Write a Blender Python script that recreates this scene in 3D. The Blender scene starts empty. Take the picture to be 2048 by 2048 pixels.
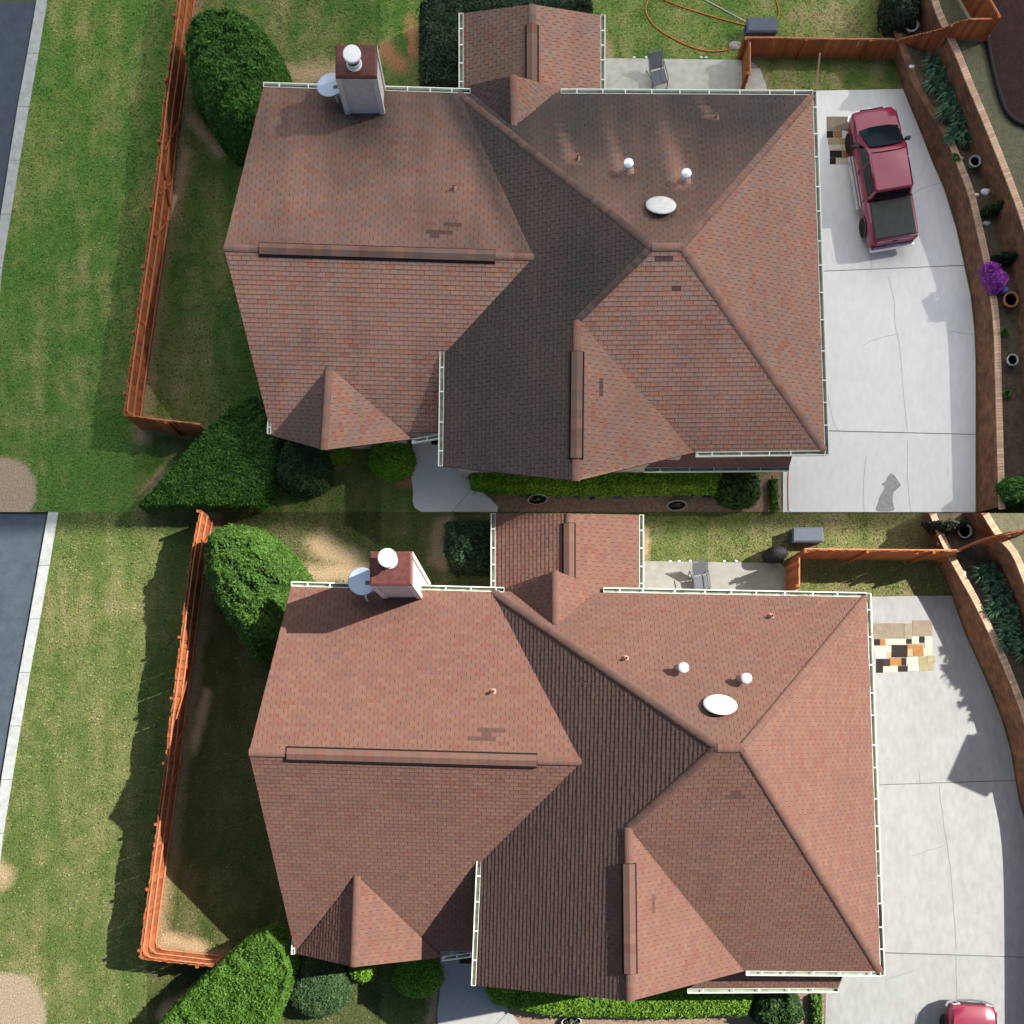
import bpy, math, random
from mathutils import Vector, Matrix, noise
random.seed(11)
sc = bpy.context.scene
COL = sc.collection

# ------------------------------------------------------------------ camera, sky, sun, exposure
H, S, NX, NY = 42.0, 53.0, 1024.0, 1450.0          # flying height, pixels per metre on the ground, nadir pixel
W = 2048 / S
cam = bpy.data.cameras.new('camera')
cam.sensor_width = 36; cam.sensor_height = 36; cam.lens = 36 * H / W
cam.shift_y = (NY - 1024) / 2048; cam.clip_end = 2000; cam.clip_start = 1
camo = bpy.data.objects.new('camera', cam); COL.objects.link(camo)
camo.location = (0, 0, H); sc.camera = camo

SUN_EL, SUN_AZ = math.radians(42), math.radians(21)       # azimuth measured from +X towards +Y
SUNV = Vector((math.cos(SUN_EL) * math.cos(SUN_AZ), math.cos(SUN_EL) * math.sin(SUN_AZ), math.sin(SUN_EL)))
wd = bpy.data.worlds.new('World'); sc.world = wd; wd.use_nodes = True
wn = wd.node_tree.nodes; wl = wd.node_tree.links
sky = wn.new('ShaderNodeTexSky'); sky.sky_type = 'NISHITA'; sky.sun_disc = False
sky.sun_elevation = SUN_EL; sky.sun_rotation = math.pi / 2 - SUN_AZ
wl.new(sky.outputs[0], wn['Background'].inputs[0]); wn['Background'].inputs[1].default_value = 0.052
sl = bpy.data.lights.new('sun', 'SUN'); sl.energy = 4.8; sl.angle = math.radians(0.5); sl.color = (1, 0.95, 0.87)
slo = bpy.data.objects.new('sun', sl); COL.objects.link(slo)
slo.rotation_euler = SUNV.to_track_quat('Z', 'Y').to_euler(); slo.location = (30, 12, 60)
vs = sc.view_settings; vs.view_transform = 'Standard'; vs.look = 'None'; vs.gamma = 1; vs.use_curve_mapping = False
vs.exposure = 0.88

# ------------------------------------------------------------------ helpers
def P(x, y, z=0.0):
    k = (1 - z / H) / S
    return Vector(((x - NX) * k, (NY - y) * k, z))
def pix(v):
    k = S / (1 - v[2] / H)
    return NX + v[0] * k, NY - v[1] * k
SEAM = P(0, 1024).y

def lin(c): return tuple(((x / 255) / 12.92 if x / 255 <= .04045 else ((x / 255 + .055) / 1.055) ** 2.4) for x in c)
MATS = {}
def mat(name, col, rough=0.85, var=0.0, scale=8.0, metal=0.0, bump=0.0, bscale=None, attr=None, col2=None, spec=0.3,
        objcolor=False, stretch=None, coat=0.0, vscale2=None):
    if name in MATS: return MATS[name]
    m = bpy.data.materials.new(name); m.use_nodes = True; n = m.node_tree.nodes; l = m.node_tree.links
    b = n['Principled BSDF']; b.inputs['Roughness'].default_value = rough; b.inputs['Metallic'].default_value = metal
    b.inputs['Specular IOR Level'].default_value = spec; b.inputs['Coat Weight'].default_value = coat
    tc = n.new('ShaderNodeTexCoord'); mp = n.new('ShaderNodeMapping')
    l.new(tc.outputs['Object'], mp.inputs[0])
    if stretch: mp.inputs['Scale'].default_value = stretch
    src = None
    if attr:
        a = n.new('ShaderNodeAttribute'); a.attribute_name = attr; src = a.outputs['Color']
    elif objcolor:
        a = n.new('ShaderNodeObjectInfo'); src = a.outputs['Color']
    if col2 is not None or var > 0:
        nz = n.new('ShaderNodeTexNoise'); nz.inputs['Scale'].default_value = scale; nz.inputs['Detail'].default_value = 6
        nz.inputs['Roughness'].default_value = .65
        l.new(mp.outputs[0], nz.inputs['Vector'])
        fac = nz.outputs['Fac']
        if vscale2:
            n2 = n.new('ShaderNodeTexNoise'); n2.inputs['Scale'].default_value = vscale2; n2.inputs['Detail'].default_value = 3
            l.new(mp.outputs[0], n2.inputs['Vector'])
            ad = n.new('ShaderNodeMath'); ad.operation = 'ADD'; l.new(fac, ad.inputs[0]); l.new(n2.outputs['Fac'], ad.inputs[1])
            ml = n.new('ShaderNodeMath'); ml.operation = 'MULTIPLY'; ml.inputs[1].default_value = .5; l.new(ad.outputs[0], ml.inputs[0])
            fac = ml.outputs[0]
        rp = n.new('ShaderNodeMapRange'); rp.inputs[1].default_value = .3; rp.inputs[2].default_value = .7
        l.new(fac, rp.inputs[0])
        if col2 is not None:
            mx = n.new('ShaderNodeMix'); mx.data_type = 'RGBA'; l.new(rp.outputs[0], mx.inputs[0])
            mx.inputs[6].default_value = (*col, 1); mx.inputs[7].default_value = (*col2, 1); src = mx.outputs[2]
        else:
            rp.inputs[3].default_value = 1 - var; rp.inputs[4].default_value = 1 + var
            mx = n.new('ShaderNodeMix'); mx.data_type = 'RGBA'; mx.blend_type = 'MULTIPLY'; mx.inputs[0].default_value = 1
            if src is None: mx.inputs[6].default_value = (*col, 1)
            else: l.new(src, mx.inputs[6])
            l.new(rp.outputs[0], mx.inputs[7]); src = mx.outputs[2]
    if src is None: b.inputs['Base Color'].default_value = (*col, 1)
    else: l.new(src, b.inputs['Base Color'])
    if bump:
        nb = n.new('ShaderNodeTexNoise'); nb.inputs['Scale'].default_value = bscale or scale * 3; nb.inputs['Detail'].default_value = 5
        l.new(mp.outputs[0], nb.inputs['Vector'])
        bp = n.new('ShaderNodeBump'); bp.inputs['Strength'].default_value = bump; bp.inputs['Distance'].default_value = .05
        l.new(nb.outputs['Fac'], bp.inputs['Height']); l.new(bp.outputs[0], b.inputs['Normal'])
    MATS[name] = m
    return m

class MB:
    def __init__(s): s.v = []; s.f = []; s.m = []; s.c = []
    def face(s, pts, mi=0, col=None):
        i = len(s.v); s.v += [tuple(p) for p in pts]; s.f.append(list(range(i, i + len(pts)))); s.m.append(mi)
        if col is not None: s.c += [col] * len(pts)
    def mesh(s, v, f, mi=0, col=None):
        i = len(s.v); s.v += [tuple(p) for p in v]; s.f += [[i + k for k in q] for q in f]; s.m += [mi] * len(f)
        if col is not None: s.c += [col] * len(v)
    def box(s, c, d, rz=0.0, mi=0, M=None):
        x, y, z = d[0] / 2, d[1] / 2, d[2] / 2
        R = Matrix.Translation(c) @ Matrix.Rotation(rz, 4, 'Z') if M is None else M
        v = [R @ Vector((a, b, e)) for a in (-x, x) for b in (-y, y) for e in (-z, z)]
        s.mesh(v, [(0, 1, 3, 2), (4, 6, 7, 5), (0, 4, 5, 1), (2, 3, 7, 6), (0, 2, 6, 4), (1, 5, 7, 3)], mi)
    def prism(s, top, dz, mi=0):                       # polygon (CCW from above) pulled down by dz
        n = len(top); bot = [Vector(p) - Vector((0, 0, dz)) for p in top]
        s.mesh(list(top) + bot, [list(range(n)), list(range(2 * n - 1, n - 1, -1))] + [(i, n + i, n + (i + 1) % n, (i + 1) % n) for i in range(n)], mi)
    def loft(s, rings, mi=0, cap=True, closed=True):
        n = len(rings[0]); v = [p for r in rings for p in r]; f = []
        for k in range(len(rings) - 1):
            for i in range(n if closed else n - 1):
                j = (i + 1) % n
                f.append((k * n + i, k * n + j, (k + 1) * n + j, (k + 1) * n + i))
        if cap: f += [list(range(n - 1, -1, -1)), list(range((len(rings) - 1) * n, len(rings) * n))]
        s.mesh(v, f, mi)
    def tube(s, pts, r, n=8, mi=0):
        rings = []; pts = [Vector(p) for p in pts]
        for i, p in enumerate(pts):
            t = (pts[min(i + 1, len(pts) - 1)] - pts[max(i - 1, 0)]).normalized()
            a = t.orthogonal().normalized() if abs(t.z) > .9 else t.cross(Vector((0, 0, 1))).normalized()
            b = t.cross(a); rr = r[i] if isinstance(r, (list, tuple)) else r
            rings.append([p + (a * math.cos(2 * math.pi * k / n) + b * math.sin(2 * math.pi * k / n)) * rr for k in range(n)])
        s.loft(rings, mi)
    def lathe(s, prof, M=None, n=20, mi=0, sx=1.0, sy=1.0):
        M = M or Matrix.Identity(4); rings = []
        for r, z in prof:
            rings.append([M @ Vector((r * sx * math.cos(2 * math.pi * k / n), r * sy * math.sin(2 * math.pi * k / n), z)) for k in range(n)])
        s.loft(rings, mi)
    def build(s, name, mats, parent=None, smooth=False, local=False):
        me = bpy.data.meshes.new(name); me.from_pydata(s.v, [], s.f)
        for m in (mats if isinstance(mats, (list, tuple)) else [mats]): me.materials.append(m)
        if any(s.m): me.polygons.foreach_set('material_index', s.m)
        if smooth: me.polygons.foreach_set('use_smooth', [True] * len(s.f))
        if s.c:
            a = me.color_attributes.new('tint', 'FLOAT_COLOR', 'POINT')
            a.data.foreach_set('color', [q for c in s.c for q in (c[0], c[1], c[2], 1)])
        me.update()
        return link(name, me, parent, local)
def link(name, me, parent=None, local=False):
    o = bpy.data.objects.new(name, me); COL.objects.link(o)
    if parent is not None:
        o.parent = parent
        if not local: o.matrix_parent_inverse = world_of(parent).inverted()
    return o
def world_of(o):
    M = Matrix.LocRotScale(o.location, o.rotation_euler, o.scale)
    return (world_of(o.parent) @ o.matrix_parent_inverse @ M) if o.parent else M
def tag(o, label, cat=None, group=None, kind=None):
    o['label'] = label
    if cat: o['category'] = cat
    if group: o['group'] = group
    if kind: o['kind'] = kind
    return o
def thing(name, label, cat, loc=(0, 0, 0), rz=0.0, group=None):
    o = bpy.data.objects.new(name, None); COL.objects.link(o); o.location = loc; o.rotation_euler = (0, 0, rz)
    o.empty_display_size = .2
    return tag(o, label, cat, group)
def struct(name, mb, m, label, smooth=False):
    return tag(mb.build(name, m, None, smooth), label, None, None, 'structure')
def lerp(a, b, t): return a + (b - a) * t
def mix3(a, b, t): return tuple(lerp(a[i], b[i], t) for i in range(3))
def nz(x, y, z=0.0, s=1.0): return noise.noise(Vector((x * s, y * s, z)))            # -1..1
def fbm(x, y, z=0.0, s=1.0):
    return nz(x, y, z, s) * .55 + nz(x, y, z + 7, s * 2.1) * .28 + nz(x, y, z + 13, s * 4.3) * .17
def resample(pts, step):
    out = [Vector(pts[0])]; acc = 0.0
    for a, b in zip(pts, pts[1:]):
        a, b = Vector(a), Vector(b); L = (b - a).length; d = step - acc
        while d <= L:
            out.append(a.lerp(b, d / L)); d += step
        acc = L - (d - step)
    return out
def smoothline(pts, k=4):
    pts = [Vector(p) for p in pts]; out = []
    for i in range(len(pts) - 1):
        p0, p1, p2, p3 = pts[max(i - 1, 0)], pts[i], pts[i + 1], pts[min(i + 2, len(pts) - 1)]
        for j in range(k):
            t = j / k
            out.append(.5 * ((2 * p1) + (p2 - p0) * t + (2 * p0 - 5 * p1 + 4 * p2 - p3) * t * t + (3 * p1 - p0 - 3 * p2 + p3) * t ** 3))
    return out + [pts[-1]]
def inside(x, y, poly):
    r = False; j = len(poly) - 1
    for i in range(len(poly)):
        a, b = poly[i], poly[j]
        if (a[1] > y) != (b[1] > y) and x < (b[0] - a[0]) * (y - a[1]) / (b[1] - a[1]) + a[0]: r = not r
        j = i
    return r
def segdist(x, y, a, b):
    dx, dy = b[0] - a[0], b[1] - a[1]; L = dx * dx + dy * dy
    t = 0 if L == 0 else max(0, min(1, ((x - a[0]) * dx + (y - a[1]) * dy) / L))
    return math.hypot(x - a[0] - t * dx, y - a[1] - t * dy)
def edgedist(x, y, poly): return min(segdist(x, y, poly[i - 1], poly[i]) for i in range(len(poly)))
def ccw(poly):
    a = sum(poly[i - 1][0] * poly[i][1] - poly[i][0] * poly[i - 1][1] for i in range(len(poly)))
    return poly if a > 0 else poly[::-1]
def pp(pts, z=0.0): return [P(x, y, z) for x, y in pts]

# ------------------------------------------------------------------ materials
CONC_T = mat('concrete_pale', (.72, .745, .71), .9, col2=(.84, .85, .82), scale=.9, vscale2=4.5, bump=.15, bscale=60)  # lighter than the warm one to offset weaker light on its lot
CONC_B = mat('concrete_warm', (.265, .265, .255), .9, col2=(.345, .345, .34), scale=.9, vscale2=4.5, bump=.15, bscale=60)
CRACK = mat('crack_dark', (.33, .34, .33), .95)
JOINT = mat('joint_dark', (.16, .16, .15), .95)
KERB = mat('kerb_concrete', (.38, .395, .385), .9, var=.2, scale=3, bump=.2)
ASPH = mat('asphalt', (.060, .078, .100), .9, var=.2, scale=2.2, bump=.3, bscale=50)
CEDAR = mat('cedar_stain', (.30, .085, .028), .75, var=.3, scale=7, bump=.3, objcolor=False, stretch=(1, 1, .2))
PICKET = mat('cedar_picket', (.3, .09, .03), .75, var=.22, scale=7, objcolor=True, stretch=(1, 1, .2))
RAIL = mat('cedar_rail', (.45, .19, .10), .75, var=.2, scale=6)
LEAD = mat('white_gutter', (.78, .80, .70), .45, var=.06, scale=5)
TROUGH = mat('gutter_trough', (.36, .42, .33), .8, col2=(.12, .13, .09), scale=2.6)
SIDING = mat('pale_siding', (.60, .55, .50), .8, var=.12, scale=5)
TRIM = mat('white_trim', (.68, .66, .62), .6, var=.08, scale=5)
SHING = mat('shingle_granules', (.3, .2, .15), .95, var=.16, scale=30, attr='tint', bump=.5, bscale=90)
SHING1 = mat('shingle_granules_single', (.3, .2, .15), .95, var=.16, scale=30, objcolor=True, bump=.5, bscale=90)
DECK = mat('roof_deck', (.035, .026, .024), .95)
CAPRED = mat('red_metal_cap', (.115, .036, .030), .55, var=.3, scale=6)
STEEL = mat('bright_steel', (.82, .85, .88), .28, metal=.35, spec=.6)
STEELD = mat('dark_steel', (.06, .065, .07), .5, metal=.3)
WHITE = mat('white_paint', (.82, .82, .81), .5, var=.05, scale=4)
DISH = mat('dish_grey', (.40, .47, .58), .5, var=.08, scale=3)
PINK = mat('pink_flashing', (.38, .21, .165), .7, var=.15, scale=12)
BLACK = mat('black_rubber', (.012, .012, .013), .7)
VOID = mat('vent_slot_shade', (.012, .009, .009), .95)
SOIL = mat('mulch', (.20, .125, .085), 1, col2=(.40, .28, .20), scale=9, bump=.8, bscale=30)
SOIL2 = mat('bed_soil', (.06, .045, .03), 1, col2=(.15, .115, .07), scale=5, bump=.8, bscale=25)
MULCHD = mat('dark_mulch', (.022, .011, .010), 1, col2=(.05, .026, .022), scale=6, bump=.8, bscale=30)
CLAY = mat('red_clay', (.33, .13, .06), 1, col2=(.42, .2, .10), scale=6, bump=.5, bscale=30)
SAND = mat('pale_sand', (.36, .27, .17), 1, col2=(.46, .37, .26), scale=4, bump=.5, bscale=40)
CAPB = mat('tan_brick', (.42, .27, .17), .9, var=.25, scale=7, objcolor=True)
TERRA = mat('terracotta', (.42, .16, .07), .8, var=.15, scale=9)
POTG = mat('grey_pot', (.4, .4, .4), .8, var=.15, scale=9)
POTS = mat('potting_soil', (.03, .022, .016), 1, var=.3, scale=20)
HOSE = mat('orange_hose', (.62, .16, .04), .5)
HOSEW = mat('white_hose', (.6, .6, .55), .5)
BOX = mat('blue_grey_plastic', (.09, .13, .19), .55, var=.1, scale=5)
GLASSM = mat('dark_glass', (.006, .012, .014), .12, spec=.22)
STONE = mat('pale_stone', (.45, .41, .36), .9, var=.2, scale=9)
BARK = mat('bark', (.10, .07, .045), .95, var=.3, scale=8)

def brickwall_material():
    m = bpy.data.materials.new('red_brown_brick'); m.use_nodes = True; n = m.node_tree.nodes; l = m.node_tree.links
    b = n['Principled BSDF']; b.inputs['Roughness'].default_value = .92
    uv = n.new('ShaderNodeUVMap'); uv.uv_map = 'UVMap'
    br = n.new('ShaderNodeTexBrick'); br.inputs['Scale'].default_value = 1
    br.inputs['Brick Width'].default_value = .21; br.inputs['Row Height'].default_value = .075; br.inputs['Mortar Size'].default_value = .006
    br.inputs['Color1'].default_value = (.25, .115, .052, 1); br.inputs['Color2'].default_value = (.155, .07, .04, 1)
    br.inputs['Mortar'].default_value = (.15, .09, .06, 1)
    l.new(uv.outputs[0], br.inputs['Vector'])
    tc = n.new('ShaderNodeTexCoord'); nn = n.new('ShaderNodeTexNoise'); nn.inputs['Scale'].default_value = 2.5; nn.inputs['Detail'].default_value = 5
    l.new(tc.outputs['Object'], nn.inputs['Vector'])
    rp = n.new('ShaderNodeMapRange'); rp.inputs[1].default_value = .3; rp.inputs[2].default_value = .7; rp.inputs[3].default_value = .6; rp.inputs[4].default_value = 1.35
    l.new(nn.outputs['Fac'], rp.inputs[0])
    mx = n.new('ShaderNodeMix'); mx.data_type = 'RGBA'; mx.blend_type = 'MULTIPLY'; mx.inputs[0].default_value = 1
    l.new(br.outputs['Color'], mx.inputs[6]); l.new(rp.outputs[0], mx.inputs[7]); l.new(mx.outputs[2], b.inputs['Base Color'])
    bp = n.new('ShaderNodeBump'); bp.inputs['Strength'].default_value = .6; bp.inputs['Distance'].default_value = .02
    l.new(br.outputs['Fac'], bp.inputs['Height']); bp.invert = True; l.new(bp.outputs[0], b.inputs['Normal'])
    return m
BRICK = brickwall_material()

def leaf_material(name):
    m = bpy.data.materials.new(name); m.use_nodes = True; n = m.node_tree.nodes; l = m.node_tree.links
    b = n['Principled BSDF']; b.inputs['Roughness'].default_value = .6; b.inputs['Specular IOR Level'].default_value = .25
    a = n.new('ShaderNodeAttribute'); a.attribute_name = 'tint'; l.new(a.outputs['Color'], b.inputs['Base Color'])
    return m
LEAF = leaf_material('leaf')
GRASSM = mat('grass_ground', (.1, .15, .05), 1, var=.42, scale=16, attr='tint', bump=.7, bscale=26, spec=.1)
BLADE = leaf_material('grass_blade')

# ------------------------------------------------------------------ the two lots: everything that differs between them
LOTS = []
TOP = dict(key='T', who='the stained house',
  V=dict(NW=(527,174,3.76),R1=(448,495,4.82),R2=(1068,514,4.81),NV=(917,186,3.75),V1=(888,708,3.6),SW=(543,868,2.5),R3L=(1304,493,6.32),
         R3R=(1362,493,6.31),NE=(1625,190,3.73),SE=(1650,902,3.55),K=(1155,640,5.39),WS=(1152,962,5.4),WSW=(885,932,3.6),WE=(1388,905,3.55)),
  under=[(908,712),(908,864)],
  dormer=dict(apex=(1026,149,4.85), back=(1028,252), l=(925,184), r=(1122,187), fl=(936,180,3.45), fr=(1122,184,3.45)),
  bay=dict(n=(658,734), s=(648,900,3.7), l=(546,872), r=(824,879)),
  patio=dict(xl=926, xr=1202, xm=1064, ytop=9, ytl=27, ytr=31, ybot=190, ze=2.75, zr=3.85, vent=(50,166)),
  pent=[(1330,906),(1586,906),(1578,934),(1289,936)],
  vents=[((519,500),(989,508)),((1156,704),(1156,916))],
  chimney=dict(rect=[(672,154),(753,154),(753,91),(672,91)], top=6.1, flue=(704,109)),
  dish=((661,170),(676,206)),
  pipes=[(907,379),(1154,319),(1431,236)], caps=[(1254,342),(1368,362)], dome=(1321,418,.50,.40),
  patches=[(882,446,930,454),(859,464,912,472),(1311,515,1338,524),(1341,574,1368,583),(1200,766,1208,792)],
  curbL=[(74,0),(62,70),(55,110),(38,200),(22,300),(8,395),(0,445),(-15,560),(-25,700),(-30,1024)],
  curbR=[(95,0),(84,70),(77,110),(60,205),(41,315),(25,412),(14,478),(2,560),(-8,700),(-14,1024)],
  fence=[(392,-20),(372,159),(359,252),(345,384),(331,498),(310,645),(291,777),(281,858),(345,866),(432,876)], fence_h=1.75,
  fence2=[(1478,114),(1536,114),(1668,117),(1775,117)], fence2_h=1.12,
  fence3=[(1775,117,0),(1849,101,1.15),(1905,80,2.2),(1965,79,2.3)],
  gate=[(1484,186),(1484,122)],
  drive=[[(1590,182),(1806,178),(1838,257),(1865,326),(1888,379),(1912,456),(1928,530),(1590,544)],
         [(1590,545.5),(1928,531.5),(1941,592),(1948,658),(1951,724),(1951,868),(1590,859)],
         [(1566,860.5),(1951,869.5),(1951,1024),(1566,1024)]],
  cracks=[[(1776,553),(1788,600),(1790,645),(1797,680),(1803,735),(1806,780),(1812,835),(1814,862)],[(1797,668),(1770,674),(1742,682),(1727,690)],
          [(1733,912),(1727,970),(1728,1024)],[(1815,880),(1816,970),(1822,1024)],[(1650,760),(1666,840),(1678,862)],[(1830,385),(1850,375),(1885,365)],[(1903,663),(1950,669)],[(1743,500),(1742,545)]],
  shadow_stains=[(1776,965,18),(1770,1000,16),(1735,835,22),(1930,700,14)],
  walk=[(826,862),(900,862),(928,944),(952,973),(994,1024),(843,1024),(826,976),(823,936)], walkjoint=[(905,1024),(945,975)],
  mat_=(864,869,879,888),
  patioslab=[(1196,116),(1500,120),(1520,138),(1532,168),(1535,190),(1196,196)],
  chair=(1313,160,.25), boxpos=(1517,70),
  wall1=dict(base=[(1752,-30),(1770,60),(1785,111),(1806,178),(1838,257),(1865,326),(1888,379),(1912,456),(1928,531),(1941,592),(1948,658),(1951,724),(1951,1026)],
             top=[(1768,-30),(1786,55),(1803,104),(1827,170),(1865,235),(1893,283),(1915,335),(1935,388),(1950,450),(1964,512),(1979,592),(1986,660),(1989,750),(1994,936),(1997,1026)], cap=(5,15)),
  wall2=dict(base=[(1808,-60),(1830,20),(1866,111),(1888,159),(1926,252),(1950,326),(1981,392),(2002,477),(2034,618),(2042,750),(2050,900),(2056,1026)],
             top=[(1846,-60),(1868,20),(1906,103),(1933,170),(1973,265),(2018,379),(2038,435),(2060,510),(2080,618),(2088,750),(2096,900),(2102,1026)], cap=(2,12)),
  tree=[(373,120),(380,88),(402,58),(435,43),(475,42),(512,56),(545,82),(566,112),(572,160),(560,215),(530,300),(500,318),(470,300),(430,262),(395,208),(376,165)], tree_h=3.2,
  hedge=[(480,815),(515,798),(545,812),(560,860),(568,920),(545,985),(520,1030),(283,1030),(420,865)], hedge_h=1.4,
  ball=(606,935,58,1.5), small=(676,902,27,.7), mid=(783,915,46,.95),
  front=[(930,925),(1100,925),(1440,925),(1450,955),(1436,984),(1200,986),(1000,984),(945,975)], front_h=.85,
  dark=(1476,975,43,1.2), nhedge=[(838,22),(870,8),(960,8),(1100,5),(1185,12),(1188,40),(1100,60),(935,60),(930,200),(838,200)], nhedge_h=1.7,
  strip=[(1540,958),(1556,958),(1556,1024),(1542,1024)],
  bed=[(965,968),(1445,974),(1560,940),(1564,1024),(1005,1024),(975,990)],
  planters=[(1075,1001),(1352,1013)],
  sandc=(0,985,72),
  dry=[((392,0),(281,856),18),((281,856),(432,872),14),((820,40),(835,110),16)],
  bare=[((372,300),(345,420),14),((560,150),(690,140),26),((1200,60),(1220,110),12),((285,870),(300,846),22),((820,60),(826,100),12),((850,975),(800,960),14),((680,925),(640,960),12),((560,975),(600,985),10),((330,950),(300,1000),22),((380,240),(440,300),16),((770,100),(800,130),20)],
)
BOT = dict(key='B', who='the clean house',
  V=dict(NW=(583,1172,4.44),R1=(498,1505,6.57),R2=(1163,1524,6.57),NV=(984,1183,4.44),V1=(962,1724,4.32),SW=(591,1906,1.95),R3L=(1435,1496,9.26),
         R3R=(1484,1496,9.25),NE=(1733,1194,4.39),SE=(1761,1944,3.76),K=(1257,1655,7.58),WS=(1261,2002,7.71),WSW=(951,1971,4.26),WE=(1488,1942,3.88)),
  under=[(985,1728),(985,1900)],
  dormer=dict(apex=(1110,1141,5.75), back=(1110,1249), l=(1005,1186), r=(1207,1184), fl=(1016,1176,3.95), fr=(1206,1180,3.95)),
  bay=dict(n=(714,1751), s=(707,1934,4.0), l=(593,1906), r=(884,1914)),
  patio=dict(xl=990, xr=1279, xm=1138, ytop=1027, ytl=1027, ytr=1030, ybot=1188, ze=2.75, zr=3.9, vent=(1047,1160)),
  pent=[(1430,1944),(1688,1946),(1676,1976),(1375,1978)],
  vents=[((574,1509),(1073,1518)),((1259,1728),(1259,1947))],
  chimney=dict(rect=[(741,1170),(824,1170),(824,1104),(741,1104)], top=8.1, flue=(775,1116)),
  dish=((724,1163),(736,1203)),
  pipes=[(986,1383),(1251,1317),(1541,1233)], caps=[(1362,1337),(1486,1358)], dome=(1439,1416,.52,.42),
  patches=[(960,1454,1010,1462),(935,1470,989,1478),(1457,1584,1490,1596),(1303,1792,1311,1819)],
  curbL=[(97,1024),(80,1120),(56,1257),(35,1370),(8,1527),(-8,1640),(-20,1760),(-26,2060)],
  curbR=[(117,1024),(101,1120),(77,1257),(56,1370),(29,1532),(12,1642),(0,1708),(-6,1800),(-6,2060)],
  fence=[(429,1018),(413,1117),(399,1220),(384,1342),(371,1437),(361,1532),(344,1655),(326,1788),(316,1867),(312,1896),(380,1904),(448,1912)], fence_h=1.8,
  fence2=[(1580,1118),(1700,1119),(1800,1120),(1876,1120)], fence2_h=2.15,
  fence3=[(1876,1120,0),(1936,1092,1.15),(2000,1078,2.2),(2052,1066,2.3)],
  gate=[(1572,1184),(1572,1122)],
  drive=[[(1700,1194),(1904,1191),(1928,1262),(1970,1355),(2002,1435),(2021,1501),(2031,1560),(1700,1571)],
         [(1700,1572.5),(2031,1561.5),(2037,1600),(2049,1640),(2056,1760),(2058,1914),(1700,1902)],
         [(1652,1903.5),(2058,1915.5),(2060,2100),(1650,2100)]],
  cracks=[[(1878,1570),(1884,1620),(1890,1665),(1898,1715),(1903,1770),(1910,1850),(1913,1902)],[(1890,1690),(1860,1700),(1825,1712)],[(1912,1910),(1914,2000)],[(1770,1960),(1830,1940)],[(1838,1536),(1840,1566)]],
  shadow_stains=[(1820,1650,24),(1835,1700,18)],
  walk=[(880,1900),(975,1900),(985,1985),(1010,2013),(1040,2070),(888,2070),(880,1973)], walkjoint=[(990,2050),(1018,2022)],
  mat_=(921,1906,947,1926),
  patioslab=[(1276,1122),(1560,1126),(1588,1150),(1600,1190),(1276,1192)],
  chair=(1398,1162,.15), boxpos=(1607,1075),
  wall1=dict(base=[(1845,1026),(1862,1080),(1882,1130),(1904,1191),(1928,1262),(1970,1355),(2002,1435),(2021,1501),(2034,1576),(2048,1642),(2056,1760),(2058,2100)],
             top=[(1858,1026),(1878,1078),(1905,1130),(1949,1210),(1987,1290),(2013,1350),(2040,1421),(2058,1490),(2075,1576),(2088,1642),(2096,1760),(2098,2100)], cap=(5,15)),
  wall2=dict(base=[(1925,1026),(1955,1078),(1985,1120),(2005,1160),(2030,1215),(2060,1290),(2090,1380),(2130,1500),(2150,1640),(2158,2100)],
             top=[(1962,1026),(1990,1070),(2021,1106),(2048,1170),(2080,1250),(2110,1340),(2140,1440),(2180,1560),(2195,1650),(2204,2100)], cap=(2,12)),
  tree=[(411,1120),(418,1082),(438,1057),(470,1048),(512,1053),(545,1070),(568,1092),(600,1130),(618,1160),(600,1200),(570,1290),(535,1335),(508,1322),(470,1268),(432,1205),(413,1160)], tree_h=3.4,
  hedge=[(456,1908),(500,1870),(550,1850),(585,1885),(600,1930),(585,1985),(560,2030),(540,2075),(295,2075),(350,2010),(410,1948)], hedge_h=2.0,
  ball=(638,1975,64,1.2), small=(726,1938,28,.7), mid=(834,1950,50,.95),
  front=[(962,1960),(1200,1960),(1500,1960),(1508,2000),(1496,2034),(1300,2038),(1100,2034),(985,2010)], front_h=.85,
  dark=(1553,2012,50,1.1), nhedge=[(892,1046),(930,1044),(984,1044),(1000,1130),(975,1146),(905,1142),(888,1100)], nhedge_h=2.0,
  strip=[(1620,1990),(1644,1990),(1644,2070),(1624,2070)],
  bed=[(1010,2016),(1500,2020),(1540,1985),(1650,1985),(1648,2100),(1070,2100),(1030,2050)],
  planters=[(1142,2041)],
  sandc=(8,2030,86),
  dry=[((429,1024),(316,1870),20),((316,1894),(448,1908),14)],
  bare=[((412,1390),(385,1500),13),((600,1150),(720,1140),26),((900,1040),(880,1130),14),((1290,1060),(1290,1110),12),((330,1880),(400,1896),22),((0,1745),(8,1752),26),((410,1980),(330,2030),22),((690,1960),(650,2010),14),((870,1985),(860,2040),12),((640,1090),(700,1120),30),((880,1050),(870,1120),16)],
)

# ------------------------------------------------------------------ far ground, roads, lawns
gb = MB(); gb.face([(-300, -300, -.22), (300, -300, -.22), (300, 300, -.22), (-300, 300, -.22)])
struct('ground', gb, mat('far_grass', (.07, .10, .04), 1, var=.3, scale=.6), 'wide green ground around both lots')

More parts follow.
